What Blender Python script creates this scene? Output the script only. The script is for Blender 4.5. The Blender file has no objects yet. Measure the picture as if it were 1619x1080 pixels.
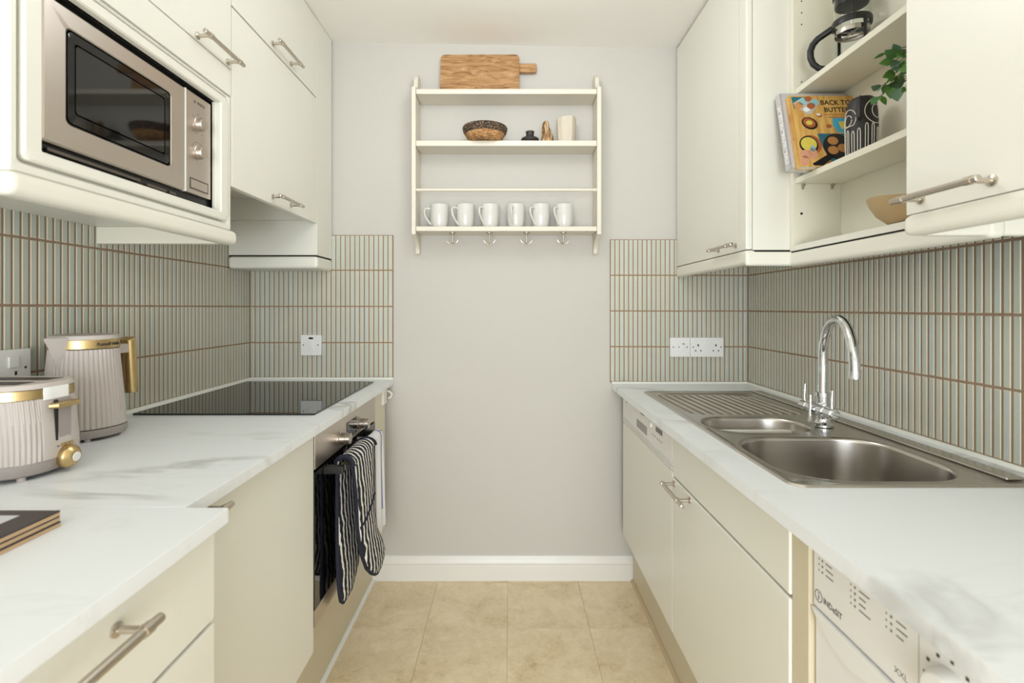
import bpy, bmesh, math, random
from mathutils import Vector, Matrix
random.seed(7)
PI = math.pi
SC = bpy.context.scene
COL = SC.collection

# ------------------------------------------------------------------ camera, light, exposure
cam_d = bpy.data.cameras.new('camera'); cam = bpy.data.objects.new('camera', cam_d); COL.objects.link(cam)
cam.location = (0, 0, 1.143); cam.rotation_euler = (PI/2, 0, 0)
cam_d.sensor_width = 36; cam_d.lens = 36*790/1619
cam_d.shift_x = 3.5/1619; cam_d.shift_y = -53.5/1619
cam_d.clip_start = .02
cam_d.dof.use_dof = True; cam_d.dof.focus_distance = 1.75; cam_d.dof.aperture_fstop = 5.0
SC.camera = cam
SC.view_settings.view_transform = 'Standard'; SC.view_settings.look = 'None'
SC.view_settings.gamma = 1; SC.view_settings.use_curve_mapping = False
SC.view_settings.exposure = 0.08

W = bpy.data.worlds.new('world'); SC.world = W; W.use_nodes = True
bg = W.node_tree.nodes['Background']; bg.inputs[0].default_value = (.86, .93, 1, 1); bg.inputs[1].default_value = 1.2

def area(name, loc, rot, sx, sy, power, col=(1, 1, 1)):
    d = bpy.data.lights.new(name, 'AREA'); d.shape = 'RECTANGLE'; d.size = sx; d.size_y = sy
    d.energy = power; d.color = col
    o = bpy.data.objects.new(name, d); COL.objects.link(o); o.location = loc; o.rotation_euler = rot
    return o
# daylight through the window behind the camera, the round ceiling lamp of the kitchen and an added, unseen fill light low behind the camera
area('window_daylight', (-.02, -2.12, .95), (PI/2, 0, 0), 1.75, 1.6, 62, (.865, .935, 1))
def globe(name, loc, power, r):
    d = bpy.data.lights.new(name, 'POINT'); d.energy = power; d.shadow_soft_size = r; d.color = (.90, .95, 1)
    o = bpy.data.objects.new(name, d); COL.objects.link(o); o.location = loc
globe('ceiling_lamp', (0, 1.28, 2.05), 6.4, .12)
globe('rear_fill_light', (0, -1.35, .80), 31, .15)

# ------------------------------------------------------------------ materials
def lin(c):
    r = []
    for v in c:
        v = v/255
        r.append(v/12.92 if v <= .04045 else ((v+.055)/1.055)**2.4)
    return (r[0], r[1], r[2], 1)
M = {}
def mat(name, col, rough=.5, metal=0, var=0, vscale=6, bump=0, bscale=60, stretch=None, **kw):
    m = bpy.data.materials.new(name); m.use_nodes = True; nt = m.node_tree
    b = nt.nodes['Principled BSDF']; c = lin(col)
    b.inputs['Base Color'].default_value = c; b.inputs['Roughness'].default_value = rough
    b.inputs['Metallic'].default_value = metal
    for k, v in kw.items(): b.inputs[k.replace('_', ' ')].default_value = v
    if var or bump:
        tc = nt.nodes.new('ShaderNodeTexCoord'); mp = nt.nodes.new('ShaderNodeMapping')
        nt.links.new(tc.outputs['Object'], mp.inputs[0])
        if stretch: mp.inputs['Scale'].default_value = stretch
        if var:
            n = nt.nodes.new('ShaderNodeTexNoise'); n.inputs['Scale'].default_value = vscale; n.inputs['Detail'].default_value = 4
            nt.links.new(mp.outputs[0], n.inputs['Vector'])
            mx = nt.nodes.new('ShaderNodeMix'); mx.data_type = 'RGBA'
            mx.inputs[6].default_value = c; mx.inputs[7].default_value = tuple(x*(1-var) for x in c[:3])+(1,)
            nt.links.new(n.outputs['Fac'], mx.inputs[0]); nt.links.new(mx.outputs[2], b.inputs['Base Color'])
        if bump:
            n2 = nt.nodes.new('ShaderNodeTexNoise'); n2.inputs['Scale'].default_value = bscale; n2.inputs['Detail'].default_value = 3
            nt.links.new(mp.outputs[0], n2.inputs['Vector'])
            bp = nt.nodes.new('ShaderNodeBump'); bp.inputs['Strength'].default_value = bump; bp.inputs['Distance'].default_value = .002
            nt.links.new(n2.outputs['Fac'], bp.inputs['Height']); nt.links.new(bp.outputs[0], b.inputs['Normal'])
    M[name] = m
    return m, nt, b

def nd(nt, typ, **kw):
    n = nt.nodes.new(typ)
    for k, v in kw.items():
        if k in n.inputs: n.inputs[k].default_value = v
        else: setattr(n, k, v)
    return n
def ramp(nt, src, stops):
    r = nt.nodes.new('ShaderNodeValToRGB'); e = r.color_ramp.elements
    while len(e) < len(stops): e.new(.5)
    for i, (p, c) in enumerate(stops): e[i].position = p; e[i].color = c
    nt.links.new(src, r.inputs[0]); return r
def math_(nt, op, a, b=None, c=None):
    n = nt.nodes.new('ShaderNodeMath'); n.operation = op
    for i, v in enumerate((a, b, c)):
        if v is None: continue
        if isinstance(v, (int, float)): n.inputs[i].default_value = v
        else: nt.links.new(v, n.inputs[i])
    return n.outputs[0]

mat('wall_paint', (201, 197, 189), .8, var=.03, vscale=1.5, bump=.12, bscale=90)
mat('ceiling_paint', (244, 241, 234), .85, var=.03, vscale=1.2, bump=.1, bscale=60)
mat('gloss_white', (232, 229, 222), .35, var=.04, vscale=5, bump=.05, bscale=30)
mat('cream', (234, 232, 221), .34, var=.02, vscale=3, bump=.02, bscale=25)
mat('cream_dark', (212, 201, 174), .4, var=.04, vscale=3)
mat('cream_edge', (226, 218, 196), .4)
mat('cream_inside', (234, 230, 213), .45, var=.03, vscale=3)
mat('white_lacquer', (240, 239, 232), .25, var=.02, vscale=4)
mat('pelmet_paint', (235, 232, 219), .35, var=.02, vscale=4)
mat('shelf_paint', (224, 217, 201), .42, var=.03, vscale=8)
mat('grout', (156, 133, 110), .9, var=.2, vscale=40)
mat('sealant', (236, 236, 228), .4)
mat('nickel', (206, 197, 185), .26, 1, var=.1, vscale=50)
mat('chrome', (225, 227, 230), .06, 1)
mat('steel', (206, 196, 186), .33, 1, var=.12, vscale=5, bump=.04, bscale=200, stretch=(1, .05, 1))
mat('sink_steel', (204, 199, 192), .27, 1, var=.14, vscale=6, bump=.03, bscale=260, stretch=(1, 1, .06))
mat('dark_steel', (112, 104, 96), .4, .8)
mat('black_glass', (9, 9, 10), .035, 0, Specular_IOR_Level=.6)
mat('oven_glass', (12, 11, 11), .04, 0, Specular_IOR_Level=.7)
mat('black_plastic', (24, 23, 24), .38, var=.1)
mat('black_gloss', (7, 7, 8), .06)
mat('dark_void', (30, 28, 25), .8)
mat('dark_grey_plastic', (74, 74, 72), .4)
mat('white_plastic', (235, 234, 230), .3, var=.02)
mat('appliance_white', (236, 234, 231), .32, var=.02, vscale=3)
mat('appliance_grey', (150, 148, 146), .4)
mat('print_grey', (112, 108, 108), .6)
mat('print_dark', (58, 54, 54), .6)
mat('taupe_plastic', (197, 187, 180), .5, var=.03)
mat('taupe_dark', (160, 151, 146), .5)
mat('gold', (206, 180, 130), .32, 1, var=.12, vscale=30)
mat('porcelain', (214, 212, 206), .12, Coat_Weight=.4)
mat('straw', (176, 130, 82), .8)
mat('dark_pot', (48, 45, 40), .5, var=.4, vscale=40, bump=.3, bscale=80)
mat('stone_cup', (216, 205, 186), .75, var=.14, vscale=25, bump=.4, bscale=40)
mat('pale_wood', (200, 172, 128), .6, var=.22, vscale=8, stretch=(1, .2, 1))
mat('book_grey', (196, 192, 192), .5, var=.03)
mat('paper', (238, 234, 224), .8, var=.08, vscale=90, stretch=(1, 1, .05))
mat('white_print', (246, 246, 244), .5)
mat('black_print', (24, 22, 20), .5)
mat('egg_brown', (186, 104, 58), .5, var=.2, vscale=60)
mat('egg_tan', (212, 150, 92), .5)
mat('egg_blue', (152, 202, 206), .5)
mat('tray_grey', (196, 192, 186), .6)
mat('teal_print', (46, 120, 138), .5, var=.4, vscale=60)
mat('dish_blue', (72, 178, 214), .4)
mat('butter', (232, 212, 92), .5, var=.15, vscale=60)
mat('pan_black', (26, 24, 26), .4)
mat('biscuit', (214, 150, 84), .6, var=.35, vscale=120)
mat('skin_print', (220, 160, 128), .6)
mat('vase_black', (34, 31, 32), .5, var=.2, vscale=30)
mat('vase_white', (240, 234, 222), .6)
mat('leaf_green', (98, 148, 62), .42, var=.5, vscale=25)
mat('leaf_dark', (66, 112, 52), .42, var=.4, vscale=25)
mat('leaf_grey', (82, 116, 88), .42, var=.3, vscale=25)
mat('stem_brown', (78, 92, 44), .7)
mat('pot_grey', (206, 202, 194), .7, var=.05)
mat('navy_trim', (26, 28, 46), .85, bump=.3, bscale=300)
mat('towel_blue', (128, 136, 190), .9, bump=.5, bscale=300)
mat('towel_white', (240, 240, 240), .95, var=.04, vscale=120, bump=.8, bscale=350)
mat('cork', (206, 174, 134), .85, var=.15, vscale=80)
mat('mat_black', (62, 54, 54), .45, var=.1)
mat('photo_grey', (206, 206, 208), .35, var=.05, vscale=10)
mat('photo_red', (214, 96, 104), .35)
mat('hob_grey', (60, 60, 62), .2)
mat('clear_plastic', (238, 240, 242), .04, Transmission_Weight=1.0, IOR=1.45)
mat('glass', (250, 252, 252), .0, Transmission_Weight=1.0, IOR=1.12)
mat('gum', (200, 176, 140), .7)
mat('lamp_panel', (250, 250, 246), .4)

# glazed finger tile: per-object hue from sage to blue grey
m, nt, b = mat('tile_glaze', (176, 182, 166), .3)
oi = nd(nt, 'ShaderNodeObjectInfo'); geo = nd(nt, 'ShaderNodeNewGeometry')
r1 = ramp(nt, oi.outputs['Random'], [(0, lin((200, 199, 186))), (.4, lin((189, 194, 181))), (.75, lin((195, 200, 190))), (1, lin((192, 202, 200)))])
nz = nd(nt, 'ShaderNodeTexNoise', Scale=14.0, Detail=3.0); nt.links.new(geo.outputs['Position'], nz.inputs['Vector'])
mx = nd(nt, 'ShaderNodeMix', data_type='RGBA'); nt.links.new(r1.outputs[0], mx.inputs[6]); mx.inputs[7].default_value = lin((172, 178, 163))
nt.links.new(math_(nt, 'MULTIPLY', nz.outputs['Fac'], .55), mx.inputs[0]); nt.links.new(mx.outputs[2], b.inputs['Base Color'])
mat('tile_edge', (216, 205, 184), .32)

# white marble laminate
m, nt, b = mat('marble', (234, 238, 241), .3)
geo = nd(nt, 'ShaderNodeNewGeometry')
mp = nd(nt, 'ShaderNodeMapping'); mp.inputs['Rotation'].default_value = (0, 0, -.35); mp.inputs['Scale'].default_value = (.75, 2.3, 1)
nt.links.new(geo.outputs['Position'], mp.inputs[0])
def vein(scale, width, seedz, dist):
    a = nd(nt, 'ShaderNodeTexNoise', Scale=scale, Detail=5.0, Roughness=.55, Distortion=dist)
    ad = nd(nt, 'ShaderNodeVectorMath', operation='ADD'); ad.inputs[1].default_value = (seedz, seedz*1.7, seedz*.3)
    nt.links.new(mp.outputs[0], ad.inputs[0]); nt.links.new(ad.outputs[0], a.inputs['Vector'])
    d = math_(nt, 'ABSOLUTE', math_(nt, 'SUBTRACT', a.outputs['Fac'], .5))
    mr = nd(nt, 'ShaderNodeMapRange'); mr.inputs[1].default_value = 0; mr.inputs[2].default_value = width; mr.inputs[3].default_value = 1; mr.inputs[4].default_value = 0
    nt.links.new(d, mr.inputs[0]); return mr.outputs[0]
v1 = vein(1.15, .030, 3.1, .8); v2 = vein(1.9, .016, 8.4, 1.0)
big = nd(nt, 'ShaderNodeTexNoise', Scale=2.3, Detail=2.0); nt.links.new(geo.outputs['Position'], big.inputs['Vector'])
msk = nd(nt, 'ShaderNodeMapRange'); msk.inputs[1].default_value = .46; msk.inputs[2].default_value = .70; nt.links.new(big.outputs['Fac'], msk.inputs[0])
vv = math_(nt, 'ADD', math_(nt, 'MULTIPLY', math_(nt, 'MULTIPLY', v1, msk.outputs[0]), 1.0), math_(nt, 'MULTIPLY', v2, .07))
mx = nd(nt, 'ShaderNodeMix', data_type='RGBA'); mx.inputs[6].default_value = lin((237, 240, 242)); mx.inputs[7].default_value = lin((176, 175, 172))
nt.links.new(vv, mx.inputs[0]); nt.links.new(mx.outputs[2], b.inputs['Base Color'])

# sandstone vinyl floor
m, nt, b = mat('floor_stone', (214, 190, 152), .5)
geo = nd(nt, 'ShaderNodeNewGeometry'); oi = nd(nt, 'ShaderNodeObjectInfo')
of = nd(nt, 'ShaderNodeVectorMath', operation='ADD'); nt.links.new(geo.outputs['Position'], of.inputs[0])
cmb = nd(nt, 'ShaderNodeCombineXYZ'); nt.links.new(math_(nt, 'MULTIPLY', oi.outputs['Random'], 40.0), cmb.inputs[2]); nt.links.new(cmb.outputs[0], of.inputs[1])
n1 = nd(nt, 'ShaderNodeTexNoise', Scale=7.0, Detail=8.0, Roughness=.62, Distortion=.5); n2 = nd(nt, 'ShaderNodeTexNoise', Scale=38.0, Detail=6.0, Roughness=.7, Distortion=1.0)
for n in (n1, n2): nt.links.new(of.outputs[0], n.inputs['Vector'])
s = math_(nt, 'ADD', math_(nt, 'MULTIPLY', n1.outputs['Fac'], .62), math_(nt, 'MULTIPLY', n2.outputs['Fac'], .38))
r = ramp(nt, s, [(.3, lin((196, 168, 128))), (.43, lin((224, 203, 166))), (.58, lin((238, 221, 188))), (.72, lin((246, 234, 210)))])
nt.links.new(r.outputs[0], b.inputs['Base Color'])
mat('floor_joint', (196, 170, 130), .8)

# mango wood
m, nt, b = mat('board_wood', (170, 122, 76), .55)
tc = nd(nt, 'ShaderNodeTexCoord'); mp = nd(nt, 'ShaderNodeMapping'); mp.inputs['Scale'].default_value = (1, 6, 6)
nt.links.new(tc.outputs['Object'], mp.inputs[0])
n1 = nd(nt, 'ShaderNodeTexNoise', Scale=7.0, Detail=7.0, Roughness=.6, Distortion=2.2); nt.links.new(mp.outputs[0], n1.inputs['Vector'])
r = ramp(nt, n1.outputs['Fac'], [(.3, lin((112, 76, 44))), (.45, lin((166, 122, 78))), (.58, lin((190, 148, 102))), (.75, lin((208, 172, 128)))])
nt.links.new(r.outputs[0], b.inputs['Base Color'])
# driftwood
m, nt, b = mat('driftwood', (176, 140, 96), .6)
tc = nd(nt, 'ShaderNodeTexCoord'); mp = nd(nt, 'ShaderNodeMapping'); mp.inputs['Scale'].default_value = (3, 3, .7); nt.links.new(tc.outputs['Object'], mp.inputs[0])
n1 = nd(nt, 'ShaderNodeTexNoise', Scale=16.0, Detail=5.0, Distortion=2.0); nt.links.new(mp.outputs[0], n1.inputs['Vector'])
r = ramp(nt, n1.outputs['Fac'], [(.36, lin((92, 62, 34))), (.5, lin((170, 130, 84))), (.66, lin((228, 212, 180)))]); nt.links.new(r.outputs[0], b.inputs['Base Color'])
# woven straw
m, nt, b = mat('straw_weave', (178, 132, 84), .8)
tc = nd(nt, 'ShaderNodeTexCoord'); mp = nd(nt, 'ShaderNodeMapping'); mp.inputs['Scale'].default_value = (1, 1, 5); nt.links.new(tc.outputs['Object'], mp.inputs[0])
n1 = nd(nt, 'ShaderNodeTexNoise', Scale=45.0, Detail=5.0, Distortion=1.5); nt.links.new(mp.outputs[0], n1.inputs['Vector'])
r = ramp(nt, n1.outputs['Fac'], [(.3, lin((96, 60, 30))), (.5, lin((176, 128, 80))), (.7, lin((216, 176, 124)))]); nt.links.new(r.outputs[0], b.inputs['Base Color'])
m, nt, b = mat('straw_dark', (52, 44, 40), .85)
tc = nd(nt, 'ShaderNodeTexCoord'); vo = nd(nt, 'ShaderNodeTexVoronoi', Scale=300.0); nt.links.new(tc.outputs['Object'], vo.inputs['Vector'])
r = ramp(nt, vo.outputs['Distance'], [(0, lin((214, 180, 132))), (.28, lin((190, 150, 104))), (.38, lin((44, 38, 36)))]); nt.links.new(r.outputs[0], b.inputs['Base Color'])
# striped quilted cotton of the oven glove
m, nt, b = mat('glove_stripe', (24, 26, 42), .9)
geo = nd(nt, 'ShaderNodeNewGeometry'); sp = nd(nt, 'ShaderNodeSeparateXYZ'); nt.links.new(geo.outputs['Position'], sp.inputs[0])
mp = nd(nt, 'ShaderNodeMapping'); mp.inputs['Scale'].default_value = (.6, .6, 1); nt.links.new(geo.outputs['Position'], mp.inputs[0])
nz = nd(nt, 'ShaderNodeTexNoise', Scale=26.0, Detail=2.0); nt.links.new(mp.outputs[0], nz.inputs['Vector'])
ph = math_(nt, 'ADD', math_(nt, 'MULTIPLY', math_(nt, 'ADD', sp.outputs['Y'], math_(nt, 'MULTIPLY', sp.outputs['Z'], .12)), 2*PI/.0235), math_(nt, 'MULTIPLY', nz.outputs['Fac'], 7.0))
r = ramp(nt, math_(nt, 'SINE', ph), [(.30, lin((22, 24, 40))), (.42, lin((238, 234, 226)))]); nt.links.new(r.outputs[0], b.inputs['Base Color'])
# yellow recipe book cover: wooden table print
m, nt, b = mat('cover_yellow', (216, 166, 82), .4)
tc = nd(nt, 'ShaderNodeTexCoord'); mp = nd(nt, 'ShaderNodeMapping'); mp.inputs['Scale'].default_value = (9, 1, 1); nt.links.new(tc.outputs['Object'], mp.inputs[0])
n1 = nd(nt, 'ShaderNodeTexNoise', Scale=9.0, Detail=3.0); nt.links.new(mp.outputs[0], n1.inputs['Vector'])
r = ramp(nt, n1.outputs['Fac'], [(.3, lin((200, 146, 76))), (.6, lin((230, 186, 104))), (.8, lin((238, 204, 130)))]); nt.links.new(r.outputs[0], b.inputs['Base Color'])

# ------------------------------------------------------------------ mesh helpers
OFF = {}
class B:
    def __init__(s): s.bm = bmesh.new(); s.mi = 0
    def _tag(s, fs):
        for f in fs: f.material_index = s.mi
    def box(s, x0, x1, y0, y1, z0, z1, bev=0, seg=2):
        x0, x1 = sorted((x0, x1)); y0, y1 = sorted((y0, y1)); z0, z1 = sorted((z0, z1))
        v = [s.bm.verts.new(p) for p in ((x0,y0,z0),(x1,y0,z0),(x1,y1,z0),(x0,y1,z0),(x0,y0,z1),(x1,y0,z1),(x1,y1,z1),(x0,y1,z1))]
        fs = [s.bm.faces.new([v[i] for i in q]) for q in ((3,2,1,0),(4,5,6,7),(0,1,5,4),(1,2,6,5),(2,3,7,6),(3,0,4,7))]
        s._tag(fs)
        if bev:
            es = list({e for f in fs for e in f.edges})
            r = bmesh.ops.bevel(s.bm, geom=es, offset=bev, segments=seg, profile=.5, affect='EDGES'); s._tag(r['faces'])
        return s
    def loft(s, loops, cap0=True, cap1=True, closed=True):
        rows = [[s.bm.verts.new(p) for p in lp] for lp in loops]; n = len(rows[0]); fs = []
        for a, b in zip(rows, rows[1:]):
            for i in range(n if closed else n-1):
                j = (i+1) % n; fs.append(s.bm.faces.new((a[i], a[j], b[j], b[i])))
        if cap0: fs.append(s.bm.faces.new(rows[0][::-1]))
        if cap1: fs.append(s.bm.faces.new(rows[-1]))
        s._tag(fs); return s
    def lathe(s, prof, c=(0, 0, 0), n=32, rf=None, cap0=True, cap1=True):
        lp = []
        for r, z in prof:
            lp.append([(c[0]+(r*(rf(i/n*2*PI) if rf else 1))*math.cos(i/n*2*PI), c[1]+(r*(rf(i/n*2*PI) if rf else 1))*math.sin(i/n*2*PI), c[2]+z) for i in range(n)])
        return s.loft(lp, cap0, cap1)
    def cyl(s, p0, p1, r0, r1=None, n=16, caps=True):
        p0, p1 = Vector(p0), Vector(p1); r1 = r0 if r1 is None else r1
        d = (p1-p0).normalized(); u = d.orthogonal().normalized(); w = d.cross(u)
        return s.loft([[p+(u*math.cos(i/n*2*PI)+w*math.sin(i/n*2*PI))*r for i in range(n)] for p, r in ((p0, r0), (p1, r1))], caps, caps)
    def revolve(s, p0, d, prof, n=20):      # prof of (distance along d, radius)
        p0, d = Vector(p0), Vector(d).normalized(); u = d.orthogonal().normalized(); w = d.cross(u)
        return s.loft([[p0+d*t+(u*math.cos(i/n*2*PI)+w*math.sin(i/n*2*PI))*r for i in range(n)] for t, r in prof])
    def tube(s, pts, r, n=8, closed=False, flat=1.0, up=None):
        pts = [Vector(p) for p in pts]; m = len(pts); rr = r if isinstance(r, (list, tuple)) else [r]*m
        lp = []; prev = None
        for i, p in enumerate(pts):
            if closed: d = pts[(i+1) % m]-pts[i-1]
            else: d = pts[min(i+1, m-1)]-pts[max(i-1, 0)]
            d.normalize()
            if up is not None: u = Vector(up)-d*d.dot(Vector(up))
            elif prev is None: u = d.orthogonal()
            else: u = prev-d*d.dot(prev)
            u.normalize(); prev = u; w = d.cross(u)
            lp.append([p+(u*math.cos(k/n*2*PI)*flat+w*math.sin(k/n*2*PI))*rr[i] for k in range(n)])
        if closed:
            lp.append(lp[0])
            return s.loft(lp, False, False)
        return s.loft(lp)
    def prism(s, pts, ax, a0, a1, bev=0, seg=2):
        def P(p, a):
            if ax == 'x': return (a, p[0], p[1])
            if ax == 'y': return (p[0], a, p[1])
            return (p[0], p[1], a)
        n0 = len(s.bm.faces)
        v0 = [s.bm.verts.new(P(p, a0)) for p in pts]; v1 = [s.bm.verts.new(P(p, a1)) for p in pts]; n = len(pts)
        fs = [s.bm.faces.new((v0[i], v0[(i+1) % n], v1[(i+1) % n], v1[i])) for i in range(n)]
        fs += [s.bm.faces.new(v0[::-1]), s.bm.faces.new(v1)]; s._tag(fs)
        if bev:
            es = list({e for f in fs[-2:] for e in f.edges})
            r = bmesh.ops.bevel(s.bm, geom=es, offset=bev, segments=seg, profile=.5, affect='EDGES'); s._tag(r['faces'])
        return s
    def build(s, name, mats, parent=None, smooth=40, kind=None):
        bm = s.bm
        bmesh.ops.remove_doubles(bm, verts=bm.verts, dist=1e-6)
        bmesh.ops.recalc_face_normals(bm, faces=bm.faces)
        me = bpy.data.meshes.new(name)
        off = Vector((0, 0, 0))
        if parent is not None: off = OFF.get(parent.name, off)
        elif kind != 'structure':
            xs = [v.co for v in bm.verts]
            off = Vector(((min(v.x for v in xs)+max(v.x for v in xs))/2, (min(v.y for v in xs)+max(v.y for v in xs))/2, min(v.z for v in xs)))
        bmesh.ops.translate(bm, verts=bm.verts, vec=-off)
        bm.to_mesh(me); bm.free()
        for mm in (mats if isinstance(mats, (list, tuple)) else [mats]): me.materials.append(M[mm])
        if smooth:
            for p in me.polygons: p.use_smooth = True
            me.set_sharp_from_angle(angle=math.radians(smooth))
        o = bpy.data.objects.new(name, me); COL.objects.link(o)
        if smooth:
            wm = o.modifiers.new('weighted_normal', 'WEIGHTED_NORMAL'); wm.keep_sharp = True
        if parent is None: o.location = off
        else: o.parent = parent
        OFF[o.name] = off
        if kind: o['kind'] = kind
        return o

def thing(name, label, cat, base=(0, 0, 0), group=None):
    o = bpy.data.objects.new(name, None); COL.objects.link(o); o.empty_display_size = .05
    o.location = base; OFF[o.name] = Vector(base)
    o['label'] = label; o['category'] = cat
    if group: o['group'] = group
    return o
def tag(o, label, cat, group=None):
    o['label'] = label; o['category'] = cat
    if group: o['group'] = group
    return o
def box(name, m, parent, *a, kind=None, **k): return B().box(*a, **k).build(name, m, parent, kind=kind)

def rrect(x0, x1, y0, y1, r, n=6):
    pts = []
    for cx, cy, a0 in ((x1-r, y1-r, 0), (x0+r, y1-r, PI/2), (x0+r, y0+r, PI), (x1-r, y0+r, 3*PI/2)):
        for i in range(n+1):
            a = a0+PI/2*i/n; pts.append((cx+r*math.cos(a), cy+r*math.sin(a)))
    return pts

def text(name, s, size, org, xd, up, m, parent, align='CENTER', ext=.0002, bold=0, curve_r=None, sx=1.0):
    """lettering as flat relief: org is the centre of the line, xd the reading direction"""
    cu = bpy.data.curves.new(name, 'FONT'); cu.body = s; cu.size = size; cu.align_x = align; cu.align_y = 'CENTER'
    cu.extrude = ext; cu.offset = bold; cu.resolution_u = 2
    t = bpy.data.objects.new(name, cu); COL.objects.link(t)
    me = bpy.data.meshes.new_from_object(t.evaluated_get(bpy.context.evaluated_depsgraph_get()))
    bpy.data.objects.remove(t)
    org, xd, up = Vector(org), Vector(xd).normalized(), Vector(up).normalized(); nn = xd.cross(up)
    off = OFF.get(parent.name, Vector((0, 0, 0)))
    for v in me.vertices:
        x, y, z = v.co; x *= sx
        if curve_r:
            a = x/curve_r; p = org+xd*(math.sin(a)*curve_r)-nn*(curve_r*(1-math.cos(a)))+up*y+nn*z
        else: p = org+xd*x+up*y+nn*z
        v.co = p-off
    me.materials.clear(); me.materials.append(M[m])
    o = bpy.data.objects.new(name, me); COL.objects.link(o); o.parent = parent; OFF[o.name] = off
    return o

def handle(parent, xf, d, y0, y1, z, p0, p1, out=.033, m='nickel', r=.0055):
    """bar handle along Y on a face X=xf; d = +1 faces +X"""
    b = B(); xb = xf+d*out
    b.revolve((xb, y0, z), (0, 1, 0), [(0, r*.6), (.001, r*.95), (.004, r), ((y1-y0)-.004, r), ((y1-y0)-.001, r*.95), (y1-y0, r*.6)], 14)
    for p in (p0, p1):
        b.revolve((xf, p, z), (d, 0, 0), [(0, .0085), (.003, .0085), (.0045, .0045), (out-.007, .0042), (out-.005, .0062), (out+.002, .0062)], 14)
        b.cyl((xb, p-.006, z), (xb, p+.006, z), r*1.22, n=14)
    return b.build('handle', m, parent)

# ------------------------------------------------------------------ room shell
XL, XR, YB, YF = -1.100, 1.009, 2.107, -2.2
HC = lambda x: 2.250-.0186*x
fl = box('floor', 'floor_joint', None, XL-.1, XR+.1, YF-.1, YB+.1, -.08, -.003, kind='structure')
tw, td = .2925, .2925
tb = B().box(-tw/2+.0004, tw/2-.0004, -td/2+.0004, td/2-.0004, -.003, 0, bev=.0003, seg=1)
tbm = tb.build('floor_tile', 'floor_stone', fl, smooth=0); first = True
ys = [2.075+td/2-td*k for k in range(15)]
for k, yc in enumerate(ys):
    for i in range(8):
        xc = -.0085+tw/2+tw*(i-4)
        if xc < XL-.1 or xc > XR+.1: continue
        if k > 0 and abs(xc) > .75 and yc > .1: continue      # below the fitted units
        o = tbm if first else bpy.data.objects.new('floor_tile', tbm.data)
        if not first: COL.objects.link(o); o.parent = fl
        first = False; o.location = (xc, yc, 0)
b = B(); b.loft([[(x, y, HC(x)+h) for x, y in ((XL-.1, YF-.1), (XR+.1, YF-.1), (XR+.1, YB+.1), (XL-.1, YB+.1))] for h in (0, .06)])
b.build('ceiling', 'ceiling_paint', None, smooth=0, kind='structure')
wl = box('wall_left', 'wall_paint', None, XL-.1, XL, YF, YB+.1, 0, 2.35, kind='structure')
wr = box('wall_right', 'wall_paint', None, XR, XR+.1, YF, YB+.1, 0, 2.35, kind='structure')
wb = box('wall_back', 'wall_paint', None, XL, XR, YB, YB+.1, 0, 2.35, kind='structure')
# wall behind the camera with a wide window
b = B()
b.box(XL, XR, YF-.1, YF, 0, .55).box(XL, XR, YF-.1, YF, 2.2, 2.35).box(XL, -.95, YF-.1, YF, .55, 2.2).box(.9, XR, YF-.1, YF, .55, 2.2)
b.build('wall_front', 'wall_paint', None, kind='structure')
b = B()
for a in ((-.95, .9, .55, .6), (-.95, .9, 2.15, 2.2), (-.95, -.9, .6, 2.15), (.85, .9, .6, 2.15), (-.05, 0, .6, 2.15)):
    b.box(a[0], a[1], YF-.07, YF-.02, a[2], a[3], bev=.004)
wn = b.build('window_1', 'gloss_white', None, kind='structure')
box('pane', 'glass', wn, -.9, -.05, YF-.05, YF-.046, .6, 2.15); box('pane', 'glass', wn, 0, .85, YF-.05, YF-.046, .6, 2.15)
# skirting
prof = [(YB, 0), (YB-.018, 0), (YB-.018, .060), (YB-.0165, .063), (YB-.0165, .067), (YB-.019, .070), (YB-.019, .078), (YB-.013, .090), (YB-.009, .100), (YB, .102)]
B().prism(prof, 'x', -.5945, XR).build('baseboard_back', 'gloss_white', None, smooth=30, kind='structure')

# finger tiles -------------------------------------------------------------------------
def tile_mesh(w, h, t=.0085, e=.0024):
    bm = bmesh.new(); w /= 2
    L = [[(-w, 0, 0), (w, 0, 0), (w, 0, h), (-w, 0, h)], [(-w, -t+.0016, 0), (w, -t+.0016, 0), (w, -t+.0016, h), (-w, -t+.0016, h)],
         [(-w+e, -t, e), (w-e, -t, e), (w-e, -t, h-e), (-w+e, -t, h-e)]]
    R = [[bm.verts.new(p) for p in l] for l in L]
    for k in range(2):
        for i in range(4):
            f = bm.faces.new((R[k][i], R[k][(i+1) % 4], R[k+1][(i+1) % 4], R[k+1][i])); f.material_index = 1
    f = bm.faces.new(R[2]); f.material_index = 0
    bmesh.ops.recalc_face_normals(bm, faces=bm.faces)
    me = bpy.data.meshes.new('tile'); bm.to_mesh(me); bm.free()
    me.materials.append(M['tile_glaze']); me.materials.append(M['tile_edge'])
    return me
def tiling(wall, pos, rz, n, rows, pitch, extra=None, skip=None):
    """pos(d) gives the wall point d metres along the run"""
    for (z0, z1) in rows:
        me = tile_mesh(pitch-.0033, z1-z0-.0042)
        for i in range(n):
            d = (i+.5)*pitch+(extra(i) if extra else 0)
            x, y = pos(d)
            if skip and skip(d, z0, z1): continue
            o = bpy.data.objects.new('tile', me); COL.objects.link(o); o.parent = wall
            o.location = (x+random.uniform(-1, 1)*.0001, y+random.uniform(-1, 1)*.0001, z0+.0021+random.uniform(-1, 1)*.0003); o.rotation_euler = (0, 0, rz)
rowsL = [(.848, .996), (.996, 1.148), (1.148, 1.300), (1.300, 1.448)]
rowsR = [(.831, .979), (.979, 1.129), (1.129, 1.279), (1.279, 1.430)]
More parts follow.
